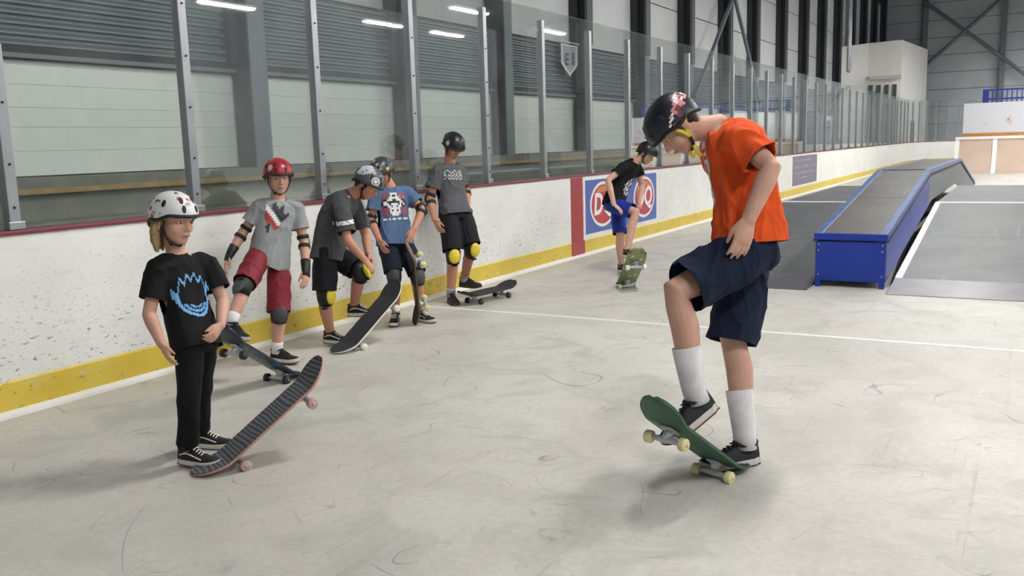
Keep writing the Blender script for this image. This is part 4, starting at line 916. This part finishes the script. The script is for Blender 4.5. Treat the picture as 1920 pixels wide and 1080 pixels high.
person('tall boy in black helmet and grey tee with yellow knee pads against the boards', dict(
    s=.92, H=.222, shoe_len=.265, head=(850, 275, -.03), face=(.5, -.6, .62), headup=(.2, 1, .25), neck=(843, 305, .03), mid=(846, 355, .03),
    sh=[(820, 322, -.07), (861, 319, .1)], el=[(806, 373, -.09), (874, 357, .14)], wr=[(815, 412, -.16), (877, 388, .04)], tip=[(828, 439, -.2), (874, 408, .0)],
    hip=[(841, 400, -.05), (866, 400, .07)], kn=[(850, 478, -.13), (884, 467, .0)], an=[('f', 846, 568), ('f', 872, 556, .095)],
    chest=(.45, 0, .9), pelvis=(.5, 0, .86), palm=[(.6, 0, -.6), (-.6, 0, -.6)], thumb=[(.5, 0, .7), (-.3, 0, .7)], kf=[(.25, 0, .95), (.6, 0, .8)], toe=[(.35, 0, .93), (.8, 0, .55)],
    skin=SK2, hair=HAIRD, hprint=[dict(n=(-.6, .1, .8), at=(.2, .05, .2), w=.04, h=.05, art=DOT, pal={'w': INK('white', '#dcdcda')})], helmet=mat('helmet_black', '#17181c', .35, var=.05), shirt=fabric('grey_cotton', '#55565a'), short_m=BLKS, leg_hem=[.9, .9], leg_w=(.112, .112), knee=(PADB, PADY), elbow=(1, 1), sock=(.85, SOCKG),
    shoe_m=SHOEB, sole_m=SOLEB, lace_m=SHOEB, hem=-.04,
    prints=[dict(on='chest', t=.72, dx=-.04, w=.20, h=.10, art=COOL, pal={'g': INK('pale', '#a9abae')})]), (850, 568))
person('far boy in black tee and royal blue shorts leaning over his tipped skateboard', dict(
    s=.85, H=.215, shoe_len=.25, head=(1213, 288, -.05), face=(.7, -.55, .45), headup=(.4, .9, .1), neck=(1191, 303, .0), mid=(1165, 340, .02),
    sh=[(1168, 315, -.13), (1192, 311, .15)], el=[(1140, 338, -.2), (1204, 348, .2)], wr=[(1151, 383, -.26), (1198, 382, .08)], tip=[(1173, 402, -.3), (1192, 398, .0)],
    hip=[(1146, 384, -.08), (1157, 384, .08)], kn=[(1192, 398, -.26), (1163, 441, .0)], an=[(1176, 468, -.28), ('f', 1165, 514, .02)],
    chest=(.8, -.35, .5), pelvis=(.85, 0, .5), palm=[(.2, -.9, -.2), (.2, -.9, .1)], thumb=[(.3, .2, -.8), (.3, .2, .8)], kf=[(.75, .2, .6), (.6, 0, .8)], toe=[(.55, -.2, .8), (.5, 0, .86)],
    skin=SKI, hair=HAIRD, helmet=mat('helmet_dark', '#1c1d22', .35, var=.05), shirt=BLK, short_m=ROYAL, leg_hem=[.85, .95], leg_w=(.1, .1), shoe_m=SHOEB, sole_m=SOLEW, lace_m=LACEW, hem=-.06, sleeve=.5,
    prints=[dict(on='chest', t=.45, dx=0, w=.22, h=.26, art=FARP, pal={'g': INK('grey', '#85888c'), 'w': INK('white', '#dcdcda')})]), (1165, 518))
person('tall man in orange tee and navy shorts looking down at a popped skateboard', dict(
    s=1.04, H=.238, shoe_len=.30, head=(1266, 238, -.02), face=(-.56, -.82, .13), headup=(-.82, .56, .05), neck=(1346, 238, .02), mid=(1392, 320, .0),
    sh=[(1352, 268, .19), (1386, 258, -.17)], el=[(1372, 345, .30), (1446, 314, -.30)], wr=[(1385, 400, .22), (1404, 410, -.30)], tip=[(1388, 448, .2), (1380, 494, -.29)],
    hip=[(1400, 468, .10), (1412, 470, -.10)], kn=[(1374, 625, .05), (1268, 548, -.22)], an=[('f', 1397, 871), (1303, 744, -.20)],
    chest=(-.93, -.25, .1), pelvis=(-.95, 0, .15), palm=[(.2, 0, .9), (-.35, 0, -.9)], thumb=[(-.9, 0, .0), (-.9, -.1, .25)], kf=[(-.95, 0, .15), (-.9, .3, .15)], toe=[(-.93, 0, .3), (-.80, -.45, .3)], sup=[None, (-.45, .85, .1)],
    skin=SKI, hair=HAIRD, helmet=m_stickers('helmet_navy_art', '#171b28', ['#171b28', '#171b28', '#c06a70', '#d8d4d8'], 13, .35), strap=PADY, strap_tail=True, shirt=ORANGE, short_m=DENIM, leg_hem=[1.1, .88], leg_w=(.118, .112), short_w=1.04,
    hprint=[dict(n=(.1, .15, 1), at=(0, -.12, .17), w=.24, h=.10, art=HARTP, pal={'p': INK('pink', '#c8868a'), 'w': INK('white', '#dcdcda'), 'k': INK('black', '#24262b'), 'm': INK('maroon', '#7a3038')})], sock=(.52, SOCKW), shoe_m=mat('shoe_navy', '#15171d', .7), sole_m=SOLEW, lace_m=SHOEB, hem=.05, sleeve=.72, curl=(.3, .25), voxel=.0052, wr_amp=.013, shirt_d=1.1, shirt_w=1.05,
    prints=[dict(on='chest', t=.62, dx=.012, w=.055, h=.34, art=CHESTP, pal={'w': INK('white', '#dcdcda')})]), (1397, 874))
